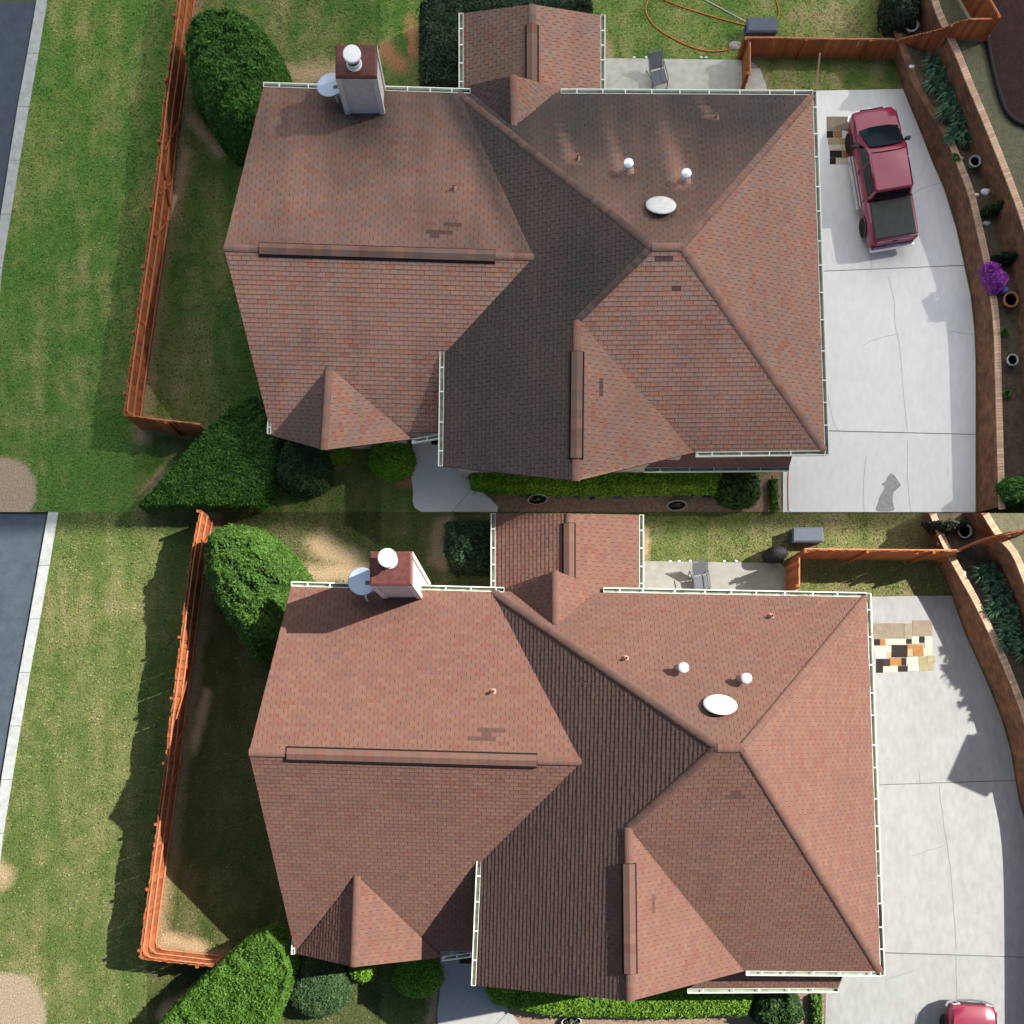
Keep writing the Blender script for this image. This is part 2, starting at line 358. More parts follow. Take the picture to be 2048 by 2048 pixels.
def make_lawn(L):
    top = L['key'] == 'T'
    y0, y1 = (SEAM, SEAM + 26) if top else (-22, SEAM)
    cr = [P(*p) for p in L['curbR']]
    def curbx(y):
        for a, b in zip(cr, cr[1:]):
            if (a.y - y) * (b.y - y) <= 0: return lerp(a.x, b.x, (a.y - y) / (a.y - b.y + 1e-9))
        return cr[0].x + (y - cr[0].y) * .2 if y > cr[0].y else cr[-1].x
    bare = [(P(*a), P(*b), r / S) for a, b, r in L['bare']]; dry = [(P(*a), P(*b), r / S) for a, b, r in L['dry']]
    if top: G = [(.088, .188, .034), (.215, .250, .076), (.36, .30, .155)]  # greens raised in colour to make up for weaker light on this lot
    else: G = [(.080, .120, .030), (.150, .160, .058), (.225, .195, .105)]
    sc_ = P(*L['sandc'][:2]); sr = L['sandc'][2] / S
    FB = [P(*p) for p in L['fence'][:-2]]
    def fencex(y):
        for a, b in zip(FB, FB[1:]):
            if (a.y - y) * (b.y - y) <= 0: return lerp(a.x, b.x, (a.y - y) / (a.y - b.y + 1e-9))
        return FB[-1].x - .3
    def colour(x, y):
        outside = x < fencex(y)
        n = fbm(x, y, 3, .35); m = fbm(x * 2.2, y * .35, 9, .8); k = fbm(x, y, 21, 1.7)
        d = .30 + n * .95 + m * .85 + k * .75 + (0 if outside else .12 if x < -6 else .22 if y > 16 + (SEAM - 8) and not top else .1)
        if outside and top: d -= .05 + .25 * max(0, min(1, (16 - y) / 10))
        if x > 9: d += .35
        d = max(0, min(1.15, d))
        c = mix3(G[0], G[1], min(1, d * 1.4)) if d < .7 else mix3(G[1], G[2], min(1, (d - .7) / .6))
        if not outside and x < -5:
            c = tuple(q * (.72 if top else .6) for q in c)  # side yard grass is darker itself, and deep shade is painted in too
        b = 0
        sq = math.hypot(x - sc_.x, y - sc_.y) - sr + .22 * fbm(x, y, 31, 1.4) + .10 * fbm(x, y, 33, 6)
        sb = max(0, min(1, .5 - sq / .16))
        for a, e, r in bare:
            q = segdist(x, y, a, e) + fbm(x, y, 5, 1.8) * .25
            b = max(b, max(0, min(1, 1.25 - q / r)))
        for a, e, r in dry:
            q = segdist(x, y, a, e) + fbm(x, y, 5, 2.2) * .2
            b = max(b, .6 * max(0, min(1, 1.3 - q / r)))
        red = (.46, .22, .11) if (x > -6 and y > SEAM and x < 0 and top) else (.36, .265, .16)
        if sb > 0: return mix3(mix3(c, red, b), (.40, .31, .21) if top else (.30, .24, .165), sb), max(b, sb)
        return mix3(c, red, b), b
    st = .13; nx, ny = int(42 / st), int((y1 - y0) / st); dy = (y1 - y0) / ny
    v = []; cs = []
    for j in range(ny + 1):
        y = y0 + j * dy
        for i in range(nx + 1):
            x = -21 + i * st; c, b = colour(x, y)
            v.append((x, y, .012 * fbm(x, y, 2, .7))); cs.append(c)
    f = []
    for j in range(ny):
        cx = curbx(y0 + (j + .5) * dy)
        for i in range(nx):
            if -21 + (i + .5) * st > cx - .18: a = j * (nx + 1) + i; f.append((a, a + 1, a + nx + 2, a + nx + 1))
    mb = MB(); mb.v = v; mb.f = f; mb.m = [0] * len(f); mb.c = cs
    struct('lawn', mb, GRASSM, 'mown patchy green lawn around ' + L['who'])
    # blades
    mb = MB(); R = random.Random(5)
    cov = [[P(*p) for p in q] for q in L['drive'] + [L['walk'], L['patioslab'], L['bed']]]
    w1 = [P(x, y) for x, y in L['wall1']['base']]
    hb = [P(*L['V'][k]) for k in ('NW', 'NE', 'SE', 'SW')]
    ya, yb = (SEAM + .02, SEAM + 20) if top else (P(0, 2060).y, SEAM - .02)
    n = 0
    while n < 95000:
        x = R.uniform(-19.8, 17.5); y = R.uniform(ya, yb)
        if x < curbx(y) + .02 or (-7.2 < x < 10.6 + (0 if top else 1.5) and hb[2].y + 1 < y < hb[0].y - .8): n += 1 if R.random() < .3 else 0; continue
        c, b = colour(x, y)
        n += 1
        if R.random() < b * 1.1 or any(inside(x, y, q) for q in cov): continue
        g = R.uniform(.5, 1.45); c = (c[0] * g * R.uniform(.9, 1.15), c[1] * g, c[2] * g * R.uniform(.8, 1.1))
        cl = fbm(x, y, 41, 5.5); g2 = 1 + .7 * cl; c = (c[0] * g2, c[1] * g2, c[2] * g2)
        if R.random() < .006: c = (.34, .25, .13)
        a = R.uniform(0, 6.283); h = R.uniform(.02, .055) * (1 + cl); w = R.uniform(.018, .036); l = R.uniform(.03, .075) * (1 + .6 * cl)
        ca, sa = math.cos(a), math.sin(a)
        mb.face([(x - sa * w, y + ca * w, .005), (x + sa * w, y - ca * w, .005), (x + ca * l, y + sa * l, h)], 0, c)
    o = mb.build('grass', BLADE); tag(o, 'short mown grass growing around ' + L['who'], 'grass', None, 'stuff')
    # road and kerb
    cl = pp(L['curbL'])
    mb = MB(); far = [Vector((-40, p.y, -.11)) for p in cl]
    for i in range(len(cl) - 1):
        a, b = cl[i].copy(), cl[i + 1].copy(); a.z = b.z = -.11
        mb.face([far[i + 1], b, a, far[i]])
    struct('road', mb, ASPH, 'dark blue-grey asphalt street beside the lawn of ' + L['who'])
    kerb = bpy.data.objects.new('kerb', None); COL.objects.link(kerb); tag(kerb, 'pale concrete kerb along the street by ' + L['who'], None, None, 'structure')
    A = smoothline(cl); B = smoothline(cr)
    la = resample(A, 2.05); 
    for a, b in zip(la, la[1:]):
        def onB(y):
            for p, q in zip(B, B[1:]):
                if (p.y - y) * (q.y - y) <= 0: return Vector((lerp(p.x, q.x, (p.y - y) / (p.y - q.y + 1e-9)), y, 0))
            return None
        t = (b - a).normalized() * .008
        if onB(a.y) is None or onB(b.y) is None: continue
        q = [a + t, b - t, onB(b.y) - t, onB(a.y) + t]
        mb = MB(); mb.prism(ccw([Vector((p.x, p.y, .025)) for p in q]), .2); mb.build('kerb_stone', KERB, kerb)

# ------------------------------------------------------------------ fences
def make_fence(name, label, line, h, scallop=.13, zline=None, inner=-1, brace=None, cat='fence', group=None, post_out=True):
    pts = [Vector(p) for p in line]
    root = thing(name, label, cat, pts[0], 0, group)
    smp = resample(pts, .148)
    pm = make_fence.mesh
    R = random.Random(len(smp))
    dist = 0; PANEL = 2.3
    def normal(i):
        t = (smp[min(i + 1, len(smp) - 1)] - smp[max(i - 1, 0)]); t.z = 0; t.normalize()
        return t, Vector((-t.y, t.x, 0))
    for i, p in enumerate(smp):
        t, nrm = normal(i)
        hh = h + scallop * math.sin(math.pi * ((i * .148) % PANEL) / PANEL) + R.uniform(-.012, .012)
        o = link('picket', pm, root, True)
        o.location = p - pts[0]; o.rotation_euler = (R.uniform(-.012, .012), R.uniform(-.012, .012), math.atan2(t.y, t.x)); o.scale = (1, 1, hh)
        g = R.uniform(.68, 1.25); wg = max(0, R.gauss(0, .12)); o.color = (*mix3((.38 * g, .108 * g * R.uniform(.88, 1.15), .035 * g), (.22, .15, .11), min(.5, wg)), 1)
    for zf in (.14, .55, .93):
        a = MB(); rings = []
        for i, p in enumerate(smp):
            if i % 4 and i != len(smp) - 1: continue
            t, nrm = normal(i); c = p + nrm * inner * -.035 + Vector((0, 0, h * zf)); n2 = nrm * -inner
            rings.append([c, c + n2 * .042, c + n2 * .042 + Vector((0, 0, .085)), c + Vector((0, 0, .085))])
        a.loft(rings); a.build('rail', RAIL, root)
    k = 0
    while k * PANEL < len(smp) * .148:
        i = min(int(k * PANEL / .148), len(smp) - 1); t, nrm = normal(i); c = smp[i] + nrm * inner * .06
        a = MB(); a.box(c + Vector((0, 0, (h + .1) / 2)), (.095, .095, h + .1), math.atan2(t.y, t.x)); a.build('post', CEDAR, root); k += 1
    for (d0, d1, z0, z1) in (brace or []):
        i, j = int(d0 / .148), int(d1 / .148); t, nrm = normal(i); off = nrm * inner * -.09
        a = MB(); a.tube([smp[i] + off + Vector((0, 0, z0)), smp[j] + off + Vector((0, 0, z1))], .04, 4); a.build('brace', CEDAR, root)
    return root
_m = MB(); _m.box((0, 0, .5), (.146, .02, 1)); _tmp = bpy.data.meshes.new('picket'); _tmp.from_pydata(_m.v, [], _m.f); _tmp.materials.append(PICKET)
make_fence.mesh = _tmp

# ------------------------------------------------------------------ shrubs
def height_profile(d, R, h, e=2.4): 
    t = min(1, d / R); return h * (1 - (1 - t) ** e) ** (1 / e)
def shrub(name, label, poly, h, R, cols, dens=900, leaf=.05, seed=1, cat='shrub', group=None, zb=0.0, clip=None, e=2.4, rough=.15, flip=0.65):
    rnd = random.Random(seed)
    if clip: poly = [(p[0], max(p[1], SEAM) if clip > 0 else min(p[1], SEAM)) for p in poly]
    poly = ccw([(p[0], p[1]) for p in poly])
    xs = [p[0] for p in poly]; ys = [p[1] for p in poly]
    cx, cy = sum(xs) / len(xs), sum(ys) / len(ys)
    root = thing(name, label, cat, (cx, cy, zb), 0, group)
    mb = MB()
    def surf(x, y):
        d = min(segdist(x, y, poly[i - 1], poly[i]) for i in range(len(poly)) if not (clip and abs(poly[i - 1][1] - SEAM) < .02 and abs(poly[i][1] - SEAM) < .02))
        return zb + max(.03, height_profile(d, R, h, e) * (1 + rough * fbm(x, y, seed, 2.2)))
    st = .14; core = {}; nxg = int((max(xs) - min(xs)) / st) + 2; nyg = int((max(ys) - min(ys)) / st) + 2
    for j in range(nyg):
        for i in range(nxg):
            x, y = min(xs) + i * st, min(ys) + j * st
            if inside(x, y, poly): core[i, j] = len(mb.v); mb.v.append((x, y, surf(x, y) - .07)); mb.c.append(mix3(cols[0], cols[1], .4))
    for (i, j) in list(core):
        if (i + 1, j) in core and (i, j + 1) in core and (i + 1, j + 1) in core:
            mb.f.append([core[i, j], core[i + 1, j], core[i + 1, j + 1], core[i, j + 1]]); mb.m.append(0)
    area = abs(sum(poly[i - 1][0] * poly[i][1] - poly[i][0] * poly[i - 1][1] for i in range(len(poly)))) / 2
    per = [(math.dist(poly[i - 1], poly[i]), poly[i - 1], poly[i]) for i in range(len(poly))]; tot = sum(p[0] for p in per)
    nl = int(dens * (area + tot * h * .55))
    for q in range(nl):
        if rnd.random() < tot * h * .55 / (area + tot * h * .55):
            s = rnd.random() * tot
            for L_, a, b in per:
                if s <= L_: break
                s -= L_
            t = s / L_; x, y = lerp(a[0], b[0], t), lerp(a[1], b[1], t); nx_, ny_ = -(b[1] - a[1]) / L_, (b[0] - a[0]) / L_
            d = R * rnd.random() ** 2.2 * .7; x += nx_ * d; y += ny_ * d
            if not inside(x, y, poly): continue
            top = surf(x, y); z = zb + (top - zb) * (1 - .85 * rnd.random() ** 1.6 if d < R * .15 else 1); out = Vector((-nx_, -ny_, .45 + d / R))
        else:
            x, y = rnd.uniform(min(xs), max(xs)), rnd.uniform(min(ys), max(ys))
            if not inside(x, y, poly): continue
            z = surf(x, y); out = Vector((0, 0, 1))
        if clip and ((clip > 0 and y < SEAM) or (clip < 0 and y > SEAM)): continue
        out = (out + Vector((rnd.gauss(0, flip), rnd.gauss(0, flip), rnd.gauss(0, flip * .6)))).normalized()
        u = out.orthogonal().normalized(); u.rotate(Matrix.Rotation(rnd.uniform(0, 6.28), 3, out)); w = out.cross(u)
        l = leaf * rnd.uniform(.7, 1.35); c = Vector((x, y, z + rnd.uniform(-.06, .05)))
        if rnd.random() < .05: c = c + out * rnd.uniform(.03, .13); l *= 1.25
        k = rnd.random(); k = max(0, min(1, k * .62 + .5 * (.4 + fbm(x, y, seed + 3, 1.9)))); cc = mix3(cols[0], cols[1], k)
        mb.face([c - u * l, c - w * l * .5, c + u * l, c + w * l * .5], 0, cc)
    mb.build('crown', LEAF, root)
    t = MB(); t.tube([(cx, cy, zb - .02), (cx + .03, cy, zb + h * .3), (cx - .02, cy + .02, zb + h * .6)], [.09, .07, .04], 7); t.build('trunk', BARK, root)
    return root
def circ(cx, cy, r, n=22, wob=.05, z=0.0, seed=0):
    return [tuple(P(cx + r * (1 + wob * math.sin(3 * a + seed)) * math.cos(a), cy + r * (1 + wob * math.cos(2 * a + seed)) * math.sin(a), z))[:2] for a in [2 * math.pi * k / n for k in range(n)]]

def make_shrubs(L):
    T = L['key'] == 'T'; w = L['who']; cl = 1 if T else -1; sd = 10 if T else 40
    D = [(.016, .062, .007), (.065, .175, .018)] if T else [(.018, .055, .008), (.075, .165, .018)]
    shrub('clipped_evergreen', 'tall egg-shaped clipped evergreen at the back corner of ' + w, [tuple(P(x, y, L['tree_h'] * .45))[:2] for x, y in L['tree']], L['tree_h'], 1.15, D, 1300, .05, sd, cat='shrub')
    shrub('clipped_hedge', 'big dense clipped hedge at the fence end in front of ' + w, [tuple(P(x, y, L['hedge_h'] * .4))[:2] for x, y in L['hedge']], L['hedge_h'], .3, D if T else [(.02, .06, .006), (.085, .19, .015)], 1100, .05, sd + 1, cat='hedge', clip=cl, e=3)
    x, y, r, h = L['ball']
    shrub('round_shrub', 'round dark green clipped shrub beside the bay of ' + w, circ(x, y, r, z=h * .4), h, .85, [(.016, .042, .014), (.07, .13, .045)], 1300, .045, sd + 2)
    x, y, r, h = L['small']
    shrub('low_shrub', 'small bright green shrub under the bay gable of ' + w, circ(x, y, r, z=.3), h, .4, [(.07, .17, .01), (.19, .36, .025)] if T else [(.05, .13, .008), (.15, .30, .02)], 1300, .045, sd + 3)
    x, y, r, h = L['mid']
    shrub('mounded_shrub', 'bright green mounded shrub beside the front walk of ' + w, circ(x, y, r, z=.4), h, .6, [(.07, .19, .008), (.20, .38, .025)] if T else [(.05, .14, .006), (.16, .32, .02)], 1300, .05, sd + 4)
    shrub('front_hedge', 'long low bright green hedge under the front gable of ' + w, [tuple(P(x, y, .6))[:2] for x, y in L['front']], L['front_h'], .35, [(.075, .19, .01), (.20, .38, .025)] if T else [(.045, .125, .008), (.15, .29, .02)], 1100, .05, sd + 5, cat='hedge')
    x, y, r, h = L['dark']
    shrub('dark_shrub', 'dark leafy round shrub at the end of the front hedge of ' + w, circ(x, y, r, z=.4, wob=.08), h, .6, [(.010, .028, .010), (.05, .11, .02)], 900, .075, sd + 6, rough=.3)
    shrub('back_hedge', 'dark squared hedge wrapped round the rear porch of ' + w, [tuple(P(x, y, .9))[:2] for x, y in L['nhedge']], L['nhedge_h'], .4, [(.008, .020, .010), (.03, .065, .025)], 1000, .05, sd + 7, cat='hedge', clip=cl)
    shrub('edging_plants', 'narrow strip of green edging plants beside the driveway of ' + w, [tuple(P(x, y, .2))[:2] for x, y in L['strip']], .35, .2, [(.03, .08, .01), (.09, .19, .02)], 900, .06, sd + 8, cat='plants', clip=cl)

# ------------------------------------------------------------------ roof building
def plane3(pts):
    import numpy as np
    A = np.array([[p.x, p.y, 1] for p in pts]); z = np.array([p.z for p in pts])
    return tuple(np.linalg.lstsq(A, z, rcond=None)[0])
def on(pl, x, y):
    a, b, c = pl; x0, y0 = (x - NX) / S, (NY - y) / S; g = a * x0 + b * y0
    return P(x, y, (g + c) / (1 + g / H))
def zat(pl, x, y): return pl[0] * x + pl[1] * y + pl[2]
def clip_rect(poly, u0, u1, v0, v1):
    for ax, val, sg in ((0, u0, 1), (0, u1, -1), (1, v0, 1), (1, v1, -1)):
        out = []
        for i in range(len(poly)):
            a, b = poly[i - 1], poly[i]; da, db = (a[ax] - val) * sg, (b[ax] - val) * sg
            if (da >= 0) != (db >= 0):
                t = da / (da - db); out.append((lerp(a[0], b[0], t), lerp(a[1], b[1], t)))
            if db >= 0: out.append(b)
        poly = out
        if len(poly) < 3: return []
    return poly
EXPO, TAB = .150, .292
PAL_B = [((0.193, 0.096, 0.072), 10), ((0.198, 0.102, 0.075), 8), ((0.205, 0.106, 0.079), 6), ((0.202, 0.086, 0.064), 2.5), ((0.205, 0.102, 0.068), 3), ((0.182, 0.095, 0.077), 4), ((0.195, 0.081, 0.062), 1)]
PAL_T = [((0.400, 0.219, 0.157), 9), ((0.380, 0.219, 0.161), 8), ((0.352, 0.226, 0.174), 5), ((0.412, 0.208, 0.141), 5), ((0.412, 0.177, 0.118), 2.4), ((0.352, 0.215, 0.174), 4), ((0.416, 0.211, 0.130), 1.5)]
def pick(pal, R):
    t = R.random() * sum(w for _, w in pal)
    for c, w in pal:
        t -= w
        if t <= 0: return c
    return c
DIRT_SHADE = (.060, .053, .049)
def dirt_top(face, x, y, px, py, v):
    s = fbm(px * .03, v * .15, 4, 1.0); n = fbm(px * .006, py * .006, 8, 1.0)
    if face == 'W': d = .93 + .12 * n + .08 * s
    elif face == 'NL':
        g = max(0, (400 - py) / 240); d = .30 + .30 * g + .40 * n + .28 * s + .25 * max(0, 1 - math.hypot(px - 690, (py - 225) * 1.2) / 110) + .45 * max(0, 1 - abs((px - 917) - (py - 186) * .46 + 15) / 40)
    elif face == 'NR':
        g = max(0, min(1, (440 - py) / 200)); d = .54 + .40 * g + .3 * n + .22 * s
        for cx, cy, ln, w in ((1254, 342, 95, 16), (1368, 362, 130, 22), (1154, 319, 80, 13), (1431, 236, 50, 10)):
            t = (cy - py) / ln
            if -.12 < t < 1.25:
                ctr = cx - 10 - t * 30
                q = max(0, 1 - abs(px - ctr) / (w * (1.25 - .75 * max(0, t)))) * max(0, min(1, (1.2 - t) * .9)); d -= .75 * q
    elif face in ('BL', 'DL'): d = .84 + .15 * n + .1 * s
    elif face == 'PL': d = .58 + .2 * n + .15 * s
    elif face == 'SL': d = .02 + .30 * n + .32 * s + .3 * max(0, (px - 790) / 120) * max(0, (py - 640) / 200) + .15 * max(0, (py - 600) / 260)
    elif face == 'SR': d = .03 + .25 * n + .22 * s + .25 * max(0, (py - 760) / 150)
    elif face == 'E': d = .10 + .22 * n + .12 * s
    elif face == 'PENT': d = .35
    else: d = .10 + .25 * n + .2 * s
    return max(0, min(.97, d))
def dirt_shade_bot(face, x, y, px, py, v):
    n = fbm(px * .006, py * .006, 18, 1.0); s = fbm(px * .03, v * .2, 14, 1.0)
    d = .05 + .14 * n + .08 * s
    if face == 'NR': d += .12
    if face == 'W': d += .52  # west slope's sun shade painted into the tint as extra darkness
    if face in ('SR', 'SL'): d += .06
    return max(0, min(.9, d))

def make_house(L):
    T = L['key'] == 'T'; w = L['who']
    v = {k: P(*q) for k, q in L['V'].items()}
    pl = dict(NL=plane3([v[k] for k in ('NW', 'R1', 'R2', 'NV')]), SL=plane3([v[k] for k in ('R1', 'R2', 'V1', 'SW')]),
              W=plane3([v[k] for k in ('NV', 'R3L', 'K', 'WS', 'WSW', 'V1', 'R2')]), NR=plane3([v[k] for k in ('NV', 'R3L', 'R3R', 'NE')]),
              SR=plane3([v[k] for k in ('R3L', 'R3R', 'SE', 'WE', 'K')]), E=plane3([v[k] for k in ('R3R', 'NE', 'SE')]), WGE=plane3([v[k] for k in ('K', 'WS', 'WE')]))
    root = thing('house', ('house with algae-stained grey-brown shingle roof, pale chimney and white gutters' if T else
                           'house with clean reddish-brown shingle roof, pale chimney and white gutters'), 'house', (v['K'].x, v['K'].y, 0))
    px = lambda k: L['V'][k][:2]
    faces = {}
    faces['NL'] = [px('NW'), px('R1'), px('R2'), px('NV')]
    sw = px('SW'); u1, u2 = L['under']
    faces['SL'] = [px('R1'), sw, u2, u1, px('V1'), px('R2')]
    faces['W'] = [px('NV'), px('R2'), px('V1'), px('WSW'), px('WS'), px('K'), px('R3L')]
    faces['NR'] = [px('NV'), px('R3L'), px('R3R'), px('NE')]
    faces['E'] = [px('R3R'), px('SE'), px('NE')]
    faces['SR'] = [px('R3L'), px('K'), px('WE'), px('SE'), px('R3R')]
    faces['WGE'] = [px('K'), px('WS'), px('WE')]
    F3 = {k: [on(pl[k], *p) for p in q] for k, q in faces.items()}
    # rear dormer (gable over the north eave): its back end sits on NR
    d = L['dormer']; ap = P(*d['apex']); bk = on(pl['NR'], *d['back']); bk.z += .02
    l3, r3 = on(pl['NR'], *d['l']), on(pl['NR'], *d['r']); fl, fr = P(*d['fl']), P(*d['fr'])
    F3['DL'] = [ap, fl, l3, bk]; F3['DR'] = [ap, bk, r3, fr]
    # front bay gable: valley lines lie on SL
    b = L['bay']; bn = on(pl['SL'], *b['n']); bs = P(*b['s']); bn.z += .03
    bl, br = on(pl['SL'], *b['l']), on(pl['SL'], *b['r']); bl.z += .06; br.z += .06
    F3['BL'] = [bn, bl, bs]; F3['BR'] = [bn, bs, br]
    # rear porch
    q = L['patio']; ze, zr = q['ze'], q['zr']
    a0, a1 = P(q['xl'], q['ytl'], ze), P(q['xl'], q['ybot'], ze); c0, c1 = P(q['xm'], q['ytop'], zr), P(q['xm'], q['ybot'], zr); e0, e1 = P(q['xr'], q['ytr'], ze), P(q['xr'], q['ybot'], ze)
    F3['PL'] = [a0, a1, c1, c0]; F3['PR'] = [c0, c1, e1, e0]
    pt = L['pent']; zt, zl = 3.0, 2.55
    F3['PENT'] = [P(*pt[0], zt), P(*pt[3], zl), P(*pt[2], zl), P(*pt[1], zt)]
    # deck
    roof = MB(); stuff = MB(); single = []
    R = random.Random(8 if T else 9); pal = PAL_T if T else PAL_B
    for key, poly in F3.items():
        poly = [Vector(p) for p in poly]
        c = plane3(poly); poly = [Vector((p.x, p.y, zat(c, p.x, p.y))) for p in poly]
        area = sum(poly[i - 1].x * poly[i].y - poly[i].x * poly[i - 1].y for i in range(len(poly)))
        if area < 0: poly = poly[::-1]
        roof.prism(poly, .10)
        g = Vector((c[0], c[1], 0)); sl = g.length; gd = g.normalized()
        V = Vector((gd.x, gd.y, sl)).normalized(); N = Vector((-c[0], -c[1], 1)).normalized(); U = V.cross(N)
        O = poly[0]; uv = [((p - O).dot(U), (p - O).dot(V)) for p in poly]
        vmin, vmax = min(p[1] for p in uv), max(p[1] for p in uv); umin, umax = min(p[0] for p in uv), max(p[0] for p in uv)
        row = 0; vv = vmin - .02
        while vv < vmax:
            uu = umin - TAB * (.5 if row % 2 else 1) - R.uniform(0, .02)
            shift = R.uniform(-.012, .012)
            while uu < umax:
                g0, g1 = uu + .007, uu + TAB - .007
                e = EXPO + shift * .15
                cp = clip_rect(uv, g0, g1, vv, vv + e)
                if cp:
                    cu, cv = sum(p[0] for p in cp) / len(cp), sum(p[1] for p in cp) / len(cp); W3 = O + U * cu + V * cv
                    qx, qy = pix(W3)
                    dd = (dirt_top if T else dirt_shade_bot)(key, W3.x, W3.y, qx, qy, cv)
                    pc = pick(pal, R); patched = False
                    if T and key in ('SL', 'SR', 'BR'): pc = tuple(q * 1.16 for q in pc)  # south slopes painted lighter to make up for the weak light on them
                    col = mix3(pc, DIRT_SHADE, dd); k = R.uniform(.94, 1.06); col = tuple(x * k for x in col)
                    for (x0, y0, x1, y1) in L['patches']:
                        if x0 < qx < x1 and y0 - 1 < qy < y1 + 1: col = (.135, .080, .066) if T else (.11, .062, .05); patched = True
                    th = .018 + R.uniform(-.003, .005)
                    full = len(cp) == 4 and abs(min(p[0] for p in cp) - g0) < 1e-4 and abs(max(p[0] for p in cp) - g1) < 1e-4 and abs(min(p[1] for p in cp) - vv) < 1e-4 and abs(max(p[1] for p in cp) - vv - e) < 1e-4
                    M = Matrix((( U.x, V.x, N.x, 0), (U.y, V.y, N.y, 0), (U.z, V.z, N.z, 0), (0, 0, 0, 1)))
                    rec = (O + U * g0 + V * vv, M, col)
                    tgt = (700, 640) if T else (760, 1620)
                    if full and key == 'SL' and abs(qx - tgt[0]) < 165 and abs(qy - tgt[1]) < 65 and len(single) < 300: single.append(rec)
                    else:
                        topv = [O + U * p[0] + V * p[1] + N * (.004 + th * (1 - (p[1] - vv) / e)) for p in cp]; base = [O + U * p[0] + V * p[1] - N * .004 for p in cp]
                        n = len(cp)
                        if not patched:
                            cc = []
                            for p in cp:
                                W4 = O + U * p[0] + V * p[1]; qx, qy = pix(W4); cc.append(tuple(x * k for x in mix3(pc, DIRT_SHADE, (dirt_top if T else dirt_shade_bot)(key, W4.x, W4.y, qx, qy, p[1]))))
                            stuff.c += cc + cc
                        else: stuff.c += [col] * (2 * n)
                        stuff.mesh(topv + base, [list(range(n))] + [(i, n + i, n + (i + 1) % n, (i + 1) % n) for i in range(n)], 0)
                uu += TAB
            vv += EXPO; row += 1
    ro = roof.build('roof', DECK, root)
    so = stuff.build('shingles', SHING, ro); so['kind'] = 'stuff'
    tm = MB(); w0, e0_ = TAB - .014, EXPO
    tv = [(0, 0, .022), (w0, 0, .022), (w0, e0_, .004), (0, e0_, .004), (0, 0, -.004), (w0, 0, -.004), (w0, e0_, -.004), (0, e0_, -.004)]
    tmesh = bpy.data.meshes.new('shingle'); tmesh.from_pydata(tv, [], [(0, 1, 2, 3), (0, 4, 5, 1), (1, 5, 6, 2), (3, 7, 4, 0)]); tmesh.materials.append(SHING1)
    rw = world_of(ro).inverted()
    for O, M, col in single:
        o = link('shingle', tmesh, ro, False); o.location = O; o.rotation_euler = M.to_euler(); o.color = (*col, 1)
    # ridge and hip caps
    def caps(p0, p1, hw=.17, up=.05, step=.17, dirt=.15, n=None):
        hw *= .85; up *= .75; dirt += .12
        p0, p1 = Vector(p0), Vector(p1); mb = MB(); L_ = (p1 - p0).length; t = (p1 - p0) / L_; side = t.cross(Vector((0, 0, 1))).normalized(); upv = side.cross(t).normalized()
        k = 0; RR = random.Random(int(L_ * 100))
        while k * step < L_:
            a, e = p0 + t * (k * step), p0 + t * min(L_, k * step + step * 1.12)
            col = mix3(pick(pal, RR), DIRT_SHADE, max(0, min(.9, dirt + RR.uniform(-.12, .12))))
            rings = []
            for c, h in ((a, up + .006), (e, up - .002)):
                rings.append([c + side * (hw * math.sin(f)) + upv * (h - hw * .62 * (1 - math.cos(f))) for f in [(-90 + 30 * j) * math.pi / 180 for j in range(7)]])
            i0 = len(mb.v); mb.v += [tuple(p) for r in rings for p in r]; mb.c += [col] * 14
            for j in range(6): mb.f.append([i0 + j + 1, i0 + j, i0 + 7 + j, i0 + 8 + j]); mb.m.append(0)
            mb.f.append([i0 + j for j in range(7)]); mb.m.append(0)
            k += 1
        mb.build('ridge_cap', SHING, ro)
    db = .62 if T else .3
    caps(v['R1'], v['R2'], dirt=.2 if T else .05, hw=.16); caps(v['R3L'], v['NV'], hw=.17, up=.045, dirt=db); caps(v['R3L'], v['K'], hw=.15, up=.04, dirt=db)
    caps(v['R3L'], v['R3R'], dirt=.15 if T else .05); caps(v['R3R'], v['NE'], dirt=.3 if T else .05, hw=.15); caps(v['R3R'], v['SE'], dirt=.2 if T else .05, hw=.16)
    caps(v['K'], v['WS'], dirt=.2 if T else .05, hw=.16); caps(bn, bs, dirt=.15 if T else .05, hw=.15); caps(ap, bk, dirt=.1 if T else .05, hw=.13)
    caps(c0, c1, dirt=.35 if T else .05, hw=.15)
    # ridge vents
    def ridge_vent(p0, p1, hw=.175, h=.09):
        p0, p1 = Vector(p0), Vector(p1); t = (p1 - p0).normalized(); s = t.cross(Vector((0, 0, 1))).normalized()
        sl = .45
        vent = MB(); vent.loft([[c + s * -(hw + .065) + Vector((0, 0, h - hw * sl - .12)), c + s * -(hw + .065) + Vector((0, 0, h - hw * sl - .045)), c + s * -hw + Vector((0, 0, h - hw * sl)), c + Vector((0, 0, h)), c + s * hw + Vector((0, 0, h - hw * sl)), c + s * (hw + .065) + Vector((0, 0, h - hw * sl - .045)), c + s * (hw + .065) + Vector((0, 0, h - hw * sl - .12))] for c in (p0 - t * .02, p1 + t * .02)])
        o = vent.build('ridge_vent', VOID, root)  # near-black body leaves painted shade lines along both sides of the cap
        n = int((p1 - p0).length / .3); cm = MB(); RR = random.Random(n)
